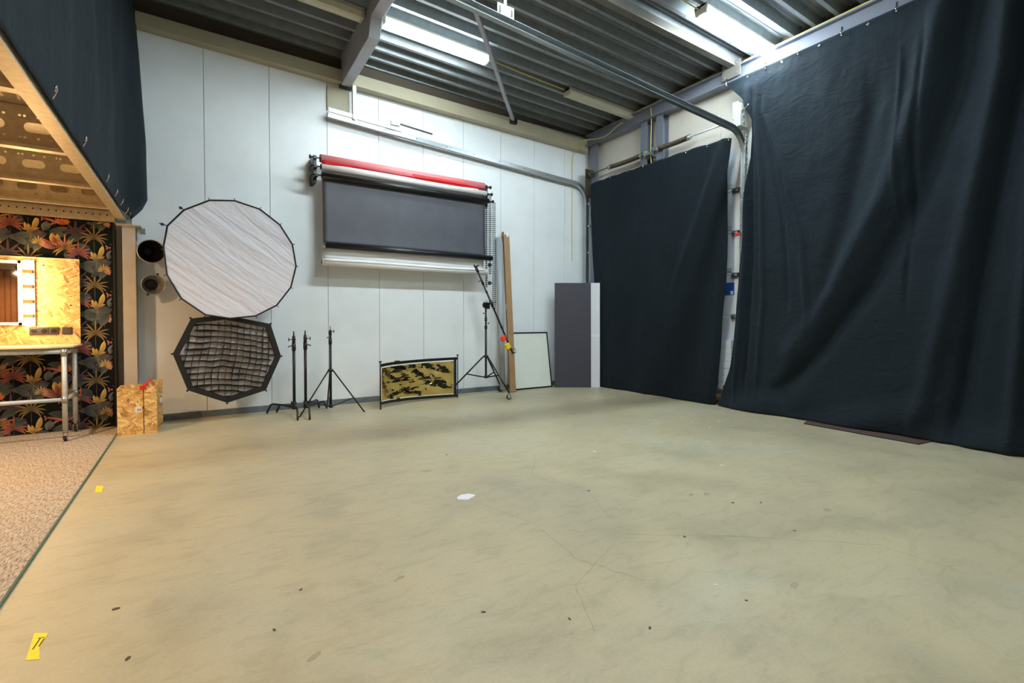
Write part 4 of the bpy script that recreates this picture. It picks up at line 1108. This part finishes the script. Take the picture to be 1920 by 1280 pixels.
def bigcurtain(u, v):
    z = 4.52 - v * (4.52 - .012); 
    ye = interp(edge, z)
    if z > 4.3: z_top = z
    YR = -.6
    uu = u ** 1.25
    Y = ye + (YR - ye) * uu
    # scalloped top: sags a bit between clips
    top = 4.50 + .0 * Y
    x = 6.25 - .02 * v
    for pts, w, dpt in folds:
        if pts[-1][0] - .5 < z < pts[0][0] + .4:
            wz = smooth(pts[-1][0] - .5, pts[-1][0] + .2, z) * (1 - smooth(pts[0][0] - .1, pts[0][0] + .4, z)) if pts[0][0] < 4.5 else smooth(pts[-1][0] - .5, pts[-1][0] + .2, z)
            d = (Y - interp(pts, z)) / w
            if abs(d) < 3: x += 1.35 * dpt * math.exp(-d * d) * wz
    x += .022 * noise.noise(Vector((Y * 1.3, z * .9, 3.3))) + .010 * noise.noise(Vector((Y * 4.1, z * 3.0, 9.1))) + .004 * noise.noise(Vector((Y * 11, z * 8, 2.1)))
    # lower swags near the floor
    low = 1 - smooth(0, .55, z)
    x -= low * .07 * (.5 + .5 * math.sin(5.5 * Y + 9 * z)) + low * low * .03
    # pull-in towards the hook beside the hoist box
    k = math.exp(-((z - 4.1) / .35) ** 2) * math.exp(-((Y - 3.85) / .2) ** 2); x -= .05 * k
    if z > 4.3: x = x + (6.27 - x) * smooth(4.3, 4.5, z) * .6
    return Vector((x, Y, z))
bc = thing('curtain', (6.25, 2, 0), 'large blue-black cloth curtain covering the right wall', 'curtain')
m = MB(); m.grid(260, 170, bigcurtain); m.build('cloth', M['curtain'], bc, solid=.004)
m = MB(); m.grid(2, 150, lambda u, v: bigcurtain(.715, v * .98 + .01) + Vector((-.006, (u - .5) * .006, 0))); m.build('seam', M['curtain2'], bc)
for Y in (4.1, 3.55, 3.14, 2.66, 2.14, 1.5, .9):
    m = MB(); m.tube([(6.245, Y, 4.485), (6.235, Y + .008, 4.50), (6.24, Y + .008, 4.53), (6.25, Y, 4.545)], .004, 5)
    m.box(6.24, 6.252, Y - .01, Y + .01, 4.53, 4.575); m.sph((6.238, Y, 4.478), .010, 8)
    m.build('hook', M['chrome'], bc)
for Y in (3.8, 3.34, 2.9, 2.4):
    m = MB(); m.lathe([(0, .006), (.003, .012), (0, .014)], (6.236, Y, 4.475), (-1, 0, 0), 12); m.build('eyelet', M['chrome'], bc)
# second curtain past the seam at the right frame edge
def c2(u, v):
    z = 4.6 - v * 4.58; Y = 1.2 - u * 2.0
    return Vector((6.13 + .05 * math.sin(Y * 16 + z * .6) * (.4 + .6 * v) - .03 * v, Y + .05 * math.sin(z), z))
# door curtain
def doorcurtain(u, v):
    yl = 6.90 - .28 * smooth(0, 1, v); topz = 3.775 - .02 * math.sin(u * 9 * PI) ** 2
    ztop = 3.77 - .03 * smooth(.75, 1, u) + .012 * abs(math.sin(u * 8 * PI))
    z = ztop - v * (ztop - .004)
    yr = interp([(3.75, 4.03), (3.3, 4.1), (2.1, 4.085), (1.7, 4.1), (1.4, 4.14), (.9, 4.17), (.45, 4.2), (0, 4.245)], z)
    Y = yl + (yr - yl) * u
    x = 6.25 - .02 * v
    amp = .018 * smooth(0, .15, v)
    x += amp * math.sin(u * 24 + .6 * math.sin(3 * z)) * .7 + .02 * noise.noise(Vector((Y * 1.5, z * .8, 1))) + .006 * noise.noise(Vector((Y * 6, z * 3, 5)))
    d = (Y - (4.12 + (3.7 - z) * .42)) / .09
    x -= .05 * math.exp(-d * d) * smooth(1.4, 2.4, z)
    low = 1 - smooth(0, .5, z); x -= low * .03 * (.5 + .5 * math.sin(7 * Y + 5 * z)) + low * .012 * noise.noise(Vector((Y * 9, z * 9, 3)))
    # fold back at the right edge
    x += .04 * smooth(.965, 1, u)
    return Vector((x, Y, z))
dc = thing('curtain', (6.25, 5.4, 0), 'smaller blue-black cloth curtain hung over the overhead door', 'curtain')
m = MB(); m.grid(150, 120, doorcurtain); m.build('cloth', M['curtain2'], dc, solid=.004)
for u in (.005, .19, .33, .45, .60, .74, .87, .99):
    p = doorcurtain(u, .004); m = MB(); m.tube([p + Vector((0, 0, -.01)), p + Vector((-.008, 0, .01)), p + Vector((.01, 0, .028))], .004, 5); m.sph(p + Vector((-.006, 0, -.012)), .008, 6)
    m.build('hook', M['chrome'], dc)
# mezzanine curtain
def mezcurtain(u, v):
    Y = -3.3 + u * (7.14 + 3.3); z = 5.2 - v * (5.2 - 2.385)
    k_ = smooth(2.4, 3.2, z)
    x = -.632 + k_ * (.017 + .014 * math.sin(Y * 7 + .4 * math.sin(z * 2)) + .03 * noise.noise(Vector((Y * 1.2, z * .6, 4)))) + .006 * noise.noise(Vector((Y * 5, z * 3, 4)))
    b = smooth(6.45, 7.1, Y)
    amt = interp([(5.2, .06), (5.0, .07), (4.2, .10), (3.2, .155), (2.62, .185), (2.5, .13), (2.385, .03)], z)
    x += b * amt
    x = max(x, -.642)
    zz = z + (.0)
    return Vector((x, Y, zz))
mc = thing('curtain', (-.61, 3, 2.39), 'dark blue cloth curtain hiding the mezzanine at the upper left', 'curtain')
m = MB(); m.grid(240, 70, mezcurtain); m.build('cloth', M['curtain2'], mc, solid=.003)
for Y in (3.45, 4.28, 5.28, 5.83, 6.25, 6.7, 6.95):
    p = Vector((-.60, Y, 2.42)); m = MB()
    m.tube([p + Vector((-.008, .01, -.045)), p + Vector((.004, .0, -.022)), p + Vector((.014, -.012, -.004)), p + Vector((.014, -.034, .012)), p + Vector((.014, -.052, .004)), p + Vector((.014, -.056, -.014)), p + Vector((.013, -.048, -.026))], .004, 6)
    m.build('hook', M['chrome'], mc)

# ------------------------------------------------------------------ gold reflector
gr = thing('curved_reflector', (2.8, 6.75, 0), 'curved gold foil reflector in a black frame standing on the floor', 'reflector')
plan = [(2.12, 6.53), (2.33, 6.70), (2.68, 6.83), (3.05, 6.885), (3.46, 6.875)]
def plan_at(t):
    n = len(plan) - 1; i = min(n - 1, int(t * n)); f = t * n - i
    p = [Vector((*plan[max(0, min(n, i + k))], 0)) for k in (-1, 0, 1, 2)]
    return .5 * ((2 * p[1]) + (p[2] - p[0]) * f + (2 * p[0] - 5 * p[1] + 4 * p[2] - p[3]) * f * f + (3 * p[1] - p[0] - 3 * p[2] + p[3]) * f ** 3)
def zb(t): return .085 - .05 * t
def zt(t): return .60 + .02 * t
def foil(u, v):
    t = .02 + .925 * u; p = plan_at(t); z = zb(t) + .025 + v * (zt(t) - zb(t) - .06)
    w = .030 * noise.noise(Vector((u * 7 + v * 2.5, v * 2.2 - u * 3, 1.7))) + .010 * noise.noise(Vector((u * 13 + v * 4, v * 7 - u * 6, 5))) + .004 * noise.noise(Vector((u * 34, v * 22, 8)))
    w += .004 * math.exp(-((v - .5) / .012) ** 2) + .004 * math.exp(-((u - .36) / .006) ** 2) + .004 * math.exp(-((u - .69) / .006) ** 2)
    e = min(1, 8 * min(u, 1 - u), 6 * min(v, 1 - v))
    return Vector((p.x, p.y - w * e - .004, z))
m = MB(); m.grid(110, 60, foil); m.build('gold_foil', M['gold'], gr)
m = MB()
for vv in (0, 1):
    m.tube([foil(k / 30, vv) for k in range(31)], .006, 5)
for uu_ in (0, 1): m.tube([foil(uu_, k / 10) for k in range(11)], .006, 5)
m.build('white_piping', M['white_p'], gr)
m = MB(); rings = []
for fn in (zb, zt):
    prev = None
    for k in range(33):
        t = k / 32 * 1.03; t = min(t, 1); p = plan_at(t); q = plan_at(min(1, t + .01)) - plan_at(max(0, t - .01)); nrm = Vector((-q.y, q.x, 0)).normalized() * .008
        h = .02
        r_ = [p - nrm + Vector((0, 0, fn(t) - h)), p + nrm + Vector((0, 0, fn(t) - h)), p + nrm + Vector((0, 0, fn(t) + h)), p - nrm + Vector((0, 0, fn(t) + h))]
        r_ = [m.bm.verts.new(c) for c in r_]
        if prev:
            for i in range(4): m.bm.faces.new((prev[i], prev[(i + 1) % 4], r_[(i + 1) % 4], r_[i]))
        prev = r_
m.build('curved_rail', M['black'], gr)
p = plan_at(0); MB().cyl((p.x - .005, p.y, .0), (p.x - .005, p.y, .655), .0095, n=10).build('end_pole', M['black'], gr)
MB().cyl((p.x - .005, p.y, .645), (p.x - .005, p.y, .662), .02, n=10).build('knob', M['black'], gr)
p = plan_at(1); MB().cyl((p.x, p.y, .0), (p.x, p.y, .665), .008, n=10).build('end_pole', M['black'], gr)
q = plan_at(.955); MB().bar((q.x + .003, q.y - .004, .06), (q.x + .003, q.y - .004, .60), .045, .01, up=(0, 1, 0)).build('end_board', M['black'], gr)
MB().cyl((p.x, p.y, .665), (p.x, p.y, .68), .018, n=10).build('knob', M['black'], gr)
q = plan_at(.33)
for fn in (zb, zt): MB().box(q.x - .035, q.x + .035, q.y - .016, q.y + .016, fn(.33) - .02, fn(.33) + .032).build('hinge_block', M['black_plastic'], gr)

# ------------------------------------------------------------------ stands
def tee_knob(m, p, d, L=.04, w=.022):
    d = Vector(d).normalized(); p = Vector(p); m.cyl(p, p + d * L, .005, n=6)
    up_ = Vector((0, 0, 1)); m.cyl(p + d * L - up_ * w, p + d * L + up_ * w, .006, n=6)
def cstand(x, y, ends, ztop, label, kx):
    t = thing('century_stand', (x, y, 0), label, 'light stand', 'black century stands by the white wall')
    for i, (ex, ey) in enumerate(ends):
        dz = .135 - .02 * i; d = Vector((ex - x, ey - y, 0)); L = d.length; d.normalize()
        a = Vector((x, y, dz)); b = a + d * (L - .09) + Vector((0, 0, .012)); b1 = a + d * (L - .06) + Vector((0, 0, .004))
        m = MB(); m.tube([a, a + d * .1, b, b1, Vector((ex, ey, .03)) - d * .01, Vector((ex, ey, .002))], .0125, 10); m.build('leg', M['black'], t)
    m = MB(); m.cyl((x, y, .07), (x, y, .165), .028, n=16); tee_knob(m, (x, y - .02, .15), (kx, -.6, .3), .05)
    m.build('base_hub', M['black'], t)
    MB().cyl((x, y, .09), (x, y, ztop - .19), .0175, n=14).build('column', M['black'], t)
    m = MB(); m.cyl((x, y, ztop - .25), (x, y, ztop - .15), .024, n=14); m.cyl((x, y, ztop - .15), (x, y, ztop - .06), .019, n=14); m.box(x - .022, x + .022, y - .02, y + .02, ztop - .235, ztop - .20); m.box(x - .02, x + .02, y - .018, y + .018, ztop - .12, ztop - .09)
    m.build('riser_collar', M['black'], t)
    m = MB(); tee_knob(m, (x, y, ztop - .105), (kx, -.1, 0), .06); m.build('riser_knob', M['black'], t)
    m = MB(); p = Vector((x, y, ztop - .19)); m.tube([p, p + Vector((kx * .045, 0, .004)), p + Vector((kx * .07, 0, -.012))], .007, 6); m.build('riser_lever', M['black'], t)
    m = MB(); m.cyl((x, y, ztop - .06), (x, y, ztop - .035), .010, n=10); m.cyl((x, y, ztop - .035), (x, y, ztop), .008, n=10); m.cyl((x, y, ztop - .006), (x, y, ztop), .0095, n=10)
    m.build('spigot', M['black'], t)
    return t
cstand(1.07, 6.80, [(1.04, 6.37), (.78, 7.06), (.90, 7.08)], 1.075, 'left century stand with both rear legs swung left', -1)
cstand(1.21, 6.81, [(1.17, 6.33), (1.44, 7.12), (1.52, 7.02)], 1.085, 'right century stand, between the other century stand and the tripod stand', 1)
lt = thing('light_stand', (1.51, 6.74, 0), 'black tripod light stand with splayed straight legs', 'light stand')
x, y = 1.51, 6.74
for (ex, ey) in ((1.09, 6.55), (1.875, 6.47), (1.56, 7.18)):
    e = Vector((ex, ey, .006)); a = Vector((x, y, .55)); d = (e - a)
    h = Vector((e.x - x, e.y - y, 0)).normalized(); a = a + h * .035
    lg_ = MB().cyl(a, e, .0095, n=10).build('leg', M['black'], lt)
    m = MB(); m.sph(e + Vector((0, 0, .004)), .012, 8); m.build('foot', M['rubber'], lg_)
    mid = a.lerp(e, .66); MB().cyl(Vector((x, y, .075)) + h * .03, mid, .006, n=8).build('brace', M['black'], lt)
m = MB(); m.cyl((x, y, .535), (x, y, .57), .034, n=14); m.cyl((x, y, .055), (x, y, .095), .026, n=14); m.build('collar', M['black'], lt)
MB().cyl((x, y, .055), (x, y, .95), .016, n=14).build('column', M['black'], lt)
m = MB(); m.cyl((x, y, .90), (x, y, .975), .021, n=14); m.cyl((x, y, .96), (x, y, 1.03), .015, n=12); m.cyl((x, y, 1.02), (x, y, 1.085), .019, n=12)
tee_knob(m, (x, y, 1.07), (1, -.2, 0), .045, .02); m.tube([(x, y, .985), (x - .03, y, .995), (x - .045, y, .985)], .006, 6); m.build('riser_collar', M['black'], lt)
MB().cyl((x, y, 1.08), (x, y, 1.135), .008, n=10).build('spigot', M['chrome'], lt)

bs = thing('boom_stand', (3.93, 6.80, 0), 'rolling black boom stand with tilted arm and coloured weights', 'light stand')
x, y = 3.93, 6.80
def caster(p, parent, ang):
    px, py = p; c, s = math.cos(ang), math.sin(ang)
    Mx = Matrix.Translation((px, py, 0)) @ Matrix.Rotation(ang, 4, 'Z')
    m = MB(); m.box(-.028, .028, -.018, -.013, .03, .095, Mx); m.box(-.028, .028, .013, .018, .03, .095, Mx); m.box(-.03, .03, -.018, .018, .09, .097, Mx); m.box(.02, .075, -.012, .012, .092, .098, Mx)
    f_ = m.build('caster_fork', M['chrome'], parent)
    a = Mx @ Vector((-.005, -.012, .04)); b = Mx @ Vector((-.005, .012, .04))
    MB().cyl(a, b, .0395, n=24).build('caster_tyre', M['rubber'], parent)
    a = Mx @ Vector((-.005, -.0135, .04)); b = Mx @ Vector((-.005, .0135, .04)); MB().cyl(a, b, .024, n=20).build('caster_hub', M['wheel_grey'], parent)
for (ex, ey, an) in ((4.04, 6.275, -.3), (4.375, 7.08, .2), (3.42, 7.04, 2.6)):
    h = Vector((ex - x, ey - y, 0)).normalized(); a = Vector((x, y, .635)) + h * .04; e = Vector((ex, ey, .10))
    lg_ = MB().cyl(a, e, .0125, n=10).build('leg', M['black'], bs); caster((ex, ey), lg_, an)
    mid = a.lerp(e, .52); MB().bar(Vector((x, y, .30)) + h * .02, mid, .008, .02).build('brace', M['black'], bs)
m = MB(); m.cyl((x, y, .62), (x, y, .655), .04, n=14); m.cyl((x, y, .285), (x, y, .33), .026, n=14); m.cyl((x, y, 1.08), (x, y, 1.14), .024, n=12); m.cyl((x, y, 1.20), (x, y, 1.27), .022, n=12); m.build('collar', M['black'], bs)
m = MB(); m.cyl((x, y, .285), (x, y, 1.12), .017, n=14); m.cyl((x, y, 1.1), (x, y, 1.42), .0145, n=14); m.build('column', M['black'], bs)
m = MB(); tee_knob(m, (x, y, 1.17), (.9, -.3, 0), .05, .016); tee_knob(m, (x, y, 1.33), (-.9, -.1, 0), .05, .012); m.build('collar_knob', M['black'], bs)
pv = Vector((x + .02, y - .05, 1.465))
m = MB(); m.cyl((x - .012, y - .03, 1.46), (x - .012, y + .02, 1.46), .045, n=20); m.box(x - .025, x + .04, y - .06, y - .02, 1.40, 1.50); m.build('pivot_head', M['black'], bs)
m = MB(); m.lathe([(0, .058), (0, .062), (.008, .062), (.008, .058), (0, .058)], (x - .02, y - .035, 1.46), (0, -1, 0), 28); m.build('protractor_ring', M['chrome'], bs)
A_ = Vector((3.715, 6.72, 2.03)); B_ = Vector((4.345, 6.66, .70))
MB().cyl(A_, B_, .0145, n=14).build('boom_arm', M['black'], bs)
d = (B_ - A_).normalized()
m = MB(); m.cyl(A_ + d * .2, A_ + d * .28, .021, n=12); m.cyl(A_ + d * .38, A_ + d * .42, .019, n=12); m.cyl(A_ + d * .55, A_ + d * .66, .024, n=12); tee_knob(m, A_ + d * .6, (.9, -.3, .3), .07, .014); m.cyl(A_ + d * 1.0, A_ + d * 1.05, .02, n=12); tee_knob(m, A_ + d * .2, (-.8, 0, -.4), .05, .012)
m.build('arm_collar', M['black'], bs)
m = MB(); m.cyl(A_ - d * .02, A_ + d * .06, .022, n=12); m.cyl(A_ + Vector((-.03, 0, .02)), A_ + Vector((.04, 0, .05)), .012, n=10); m.cyl(A_ + Vector((-.03, 0, .02)), A_ + Vector((-.045, 0, .06)), .012, n=10); m.build('tip_clamp', M['black'], bs)
def weight(p, mat, name, label):
    Rm = Matrix.Translation(p) @ d.to_track_quat('Z', 'Y').to_matrix().to_4x4()
    m = MB(); sec = [Vector((math.cos(a * PI / 4 + .39) * .05, math.sin(a * PI / 4 + .39) * .05, 0)) for a in range(8)]
    m.prism([Rm @ q for q in sec], (0, 0, 0), d * .085); o = m.build(name, mat, bs, bevel=.006); o['label'] = label
weight(A_ + d * 1.16 + Vector((-.06, -.02, -.02)), M['orange_p'], 'counterweight', 'orange-red counterweight')
weight(A_ + d * 1.30 + Vector((-.045, -.02, -.02)), M['yellow_p'], 'counterweight', 'yellow counterweight')
m = MB(); m.tube([B_ + Vector((-.02, -.02, .02)), B_ + Vector((.03, -.02, .06)), B_ + Vector((.06, -.02, .02))], .006, 6); m.tube([B_, B_ + Vector((.03, -.01, -.02)), B_ + Vector((.06, -.01, 0))], .01, 6); m.cyl(B_, B_ + d * .03, .018, n=10); m.build('end_handle', M['black'], bs)

# ------------------------------------------------------------------ tubes, boards
gt = thing('paper_tube', (4.36, 6.98, 0), 'grey-wrapped paper roll leaning against the wall', 'paper roll')
a = Vector((4.345, 6.95, .052)); b = Vector((4.41, 7.185, 2.64)); MB().cyl(a, b, .05, n=24).build('tube', M['paper_grey'], gt)
bx = thing('cardboard_box', (4.52, 6.93, 0), 'tall narrow cardboard box leaning against the wall', 'box')
a = Vector((4.525, 6.93, .002)); b = Vector((4.535, 7.16, 2.73)); dd = (b - a).normalized()
sd = Vector((.93, -.37, 0)).normalized(); fw_ = dd.cross(sd).normalized()
def bxf(m, u0, u1, v0, v1, w0, w1):
    Mx = Matrix(((sd.x, fw_.x, dd.x, a.x), (sd.y, fw_.y, dd.y, a.y), (sd.z, fw_.z, dd.z, a.z), (0, 0, 0, 1))); m.box(u0, u1, v0, v1, w0, w1, Mx); return m
bxf(MB(), -.045, .055, -.045, .045, 0, 2.70).build('carton', M['cardboard'], bx, bevel=.003)
bxf(MB(), -.06, -.035, -.03, .05, 2.66, 2.75).build('open_flap', M['cardboard_d'], bx)
bxf(MB(), .005, .045, -.048, -.044, 2.66, 2.755).build('paper_label', M['label'], bx)
for w in (.62, 1.33, 2.1): bxf(MB(), -.0455, .0555, -.0462, -.044, w, w + .004).build('fold_line', M['cardboard_d'], bx)
m = MB(); bxf(m, -.0475, -.0445, -.03, .02, 1.40, 1.50); m.build('paper_label', M['label'], bx)
m = MB()
for w in (1.10, 1.14, 1.18, 1.22): bxf(m, -.0478, -.0446, -.03, .0, w, w + .02)
m.build('print_mark', M['ink'], bx)
# the box's foot tilts: put it right on the floor via tiny offset
fp = thing('framed_panel', (5.05, 7.05, 0), 'pale translucent panel in a thin black frame leaning on the wall', 'panel')
def lean(m, x0, x1, v0, v1, w0, w1, yb=7.03, yt=7.19, H=1.0):
    dd_ = Vector((0, yt - yb, H)).normalized(); nn = Vector((0, -dd_.z, dd_.y))
    Mx = Matrix(((1, 0, 0, 0), (0, -nn.y, dd_.y, yb), (0, -nn.z, dd_.z, .004), (0, 0, 0, 1))); m.box(x0, x1, v0, v1, w0, w1, Mx); return m
lean(MB(), 4.66, 5.455, .008, .02, .012, 1.0).build('sheet', M['diff_panel'], fp)
for (x0_, x1_, w0_, w1_) in ((4.65, 5.465, 0, .022), (4.65, 5.465, .99, 1.012), (4.65, 4.672, .022, .99), (5.443, 5.465, .022, .99)):
    lean(MB(), x0_, x1_, 0, .024, w0_, w1_).build('frame_bar', M['black'], fp)
vb = thing('foam_board', (5.74, 6.79, 0), 'tall dark grey foam board standing across the corner', 'board')
P0 = Vector((5.466, 6.966, 0)); P1 = Vector((6.017, 6.606, 0)); P2 = Vector((6.155, 6.516, 0))
e_ = (P1 - P0).normalized(); nn_ = Vector((e_.y, -e_.x, 0))
if nn_.y > 0: nn_ = -nn_
def vp(m, s0, s1, t0, t1, z0, z1, mat, name, parent):
    Mx = Matrix(((e_.x, nn_.x, 0, P0.x), (e_.y, nn_.y, 0, P0.y), (0, 0, 1, 0), (0, 0, 0, 1)))
    # slight backward lean
    m.box(s0, s1, t0, t1, z0, z1, Mx)
    for v in m.bm.verts: v.co += -nn_ * .05 * v.co.z / 1.9
    return m.build(name, mat, parent)
L1 = (P1 - P0).length; L2 = (P2 - P0).length
vp(MB(), 0, L1, 0, .01, .002, .945, M['board_dark'], 'lower_sheet', vb)
vp(MB(), 0, L1, 0, .01, .949, 1.895, M['board_dark'], 'upper_sheet', vb)
wbd = thing('foam_board', (6.08, 6.56, 0), 'tall white foam board, a strip showing right of the dark one', 'board')
vp(MB(), .25, L2, -.016, -.006, .002, .93, M['board_white'], 'lower_sheet', wbd)
vp(MB(), .25, L2, -.016, -.006, .934, 1.897, M['board_white'], 'upper_sheet', wbd)
vp(MB(), L1, L2, -.006, -.005, .915, .955, M['label'], 'joint_tape', wbd)

sg = thing('segmented_seal', (6.42, 4.12, .2), 'pale segmented guard strip in the gap between the curtains', 'guard')
z_ = .22
for k in range(7):
    MB().box(6.40, 6.46, 4.10, 4.30, z_, z_ + .098).build('segment', M['door_white'], sg, bevel=.003); z_ += .102
MB().cyl((6.39, 4.17, .25), (6.40, 4.17, .25), .05, n=20).build('wheel', M['rubber'], sg)
# ------------------------------------------------------------------ mat, tape, bits on the floor
mt = thing('door_mat', (6.1, 2.4, 0), 'narrow brown mat half under the large curtain', 'mat')
m = MB(); m.prism([Vector(p) for p in ((5.99, 2.9, 0), (5.93, 1.80, 0), (6.33, 1.76, 0), (6.36, 3.02, 0))], (0, 0, .001), (0, 0, .011)); m.build('pile', M['brown_mat'], mt)
m = MB(); m.prism([Vector(p) for p in ((5.982, 2.905, 0), (5.922, 1.795, 0), (5.934, 1.795, 0), (5.994, 2.905, 0))], (0, 0, .001), (0, 0, .008)); m.build('edge', M['mat_edge'], mt)
def tape(pts, label, marks=False):
    t = thing('floor_tape', (pts[0][0], pts[0][1], 0), label, 'tape')
    MB().prism([Vector((x, y, 0)) for x, y in pts], (0, 0, .0006), (0, 0, .0016)).build('strip', M['tape_y'], t)
    if marks:
        m = MB()
        for (x0_, y0_, x1_, y1_) in ((-.515, 2.46, -.508, 2.53), (-.50, 2.47, -.495, 2.52), (-.515, 2.535, -.495, 2.53)): m.bar((x0_, y0_, .0018), (x1_, y1_, .0018), .004, .0006)
        m.build('pen_mark', M['ink'], t)
tape([(-.536, 2.588), (-.489, 2.557), (-.496, 2.46), (-.48, 2.376), (-.52, 2.396), (-.528, 2.49)], 'nearer piece of yellow tape with pen marks on the concrete', True)
tape([(-.617, 4.651), (-.574, 4.623), (-.566, 4.459), (-.604, 4.484)], 'farther piece of yellow tape on the concrete beside the carpet')
th = thing('rusty_threshold', (6.43, 4.1, 0), 'rusty red door threshold in the gap between the curtains', 'threshold')
MB().box(6.33, 6.5, 3.85, 4.4, 0, .03).build('sill', M['rust'], th)
MB().box(6.34, 6.37, 3.9, 4.32, .03, .055).build('drain_grate', M['spring'], th)
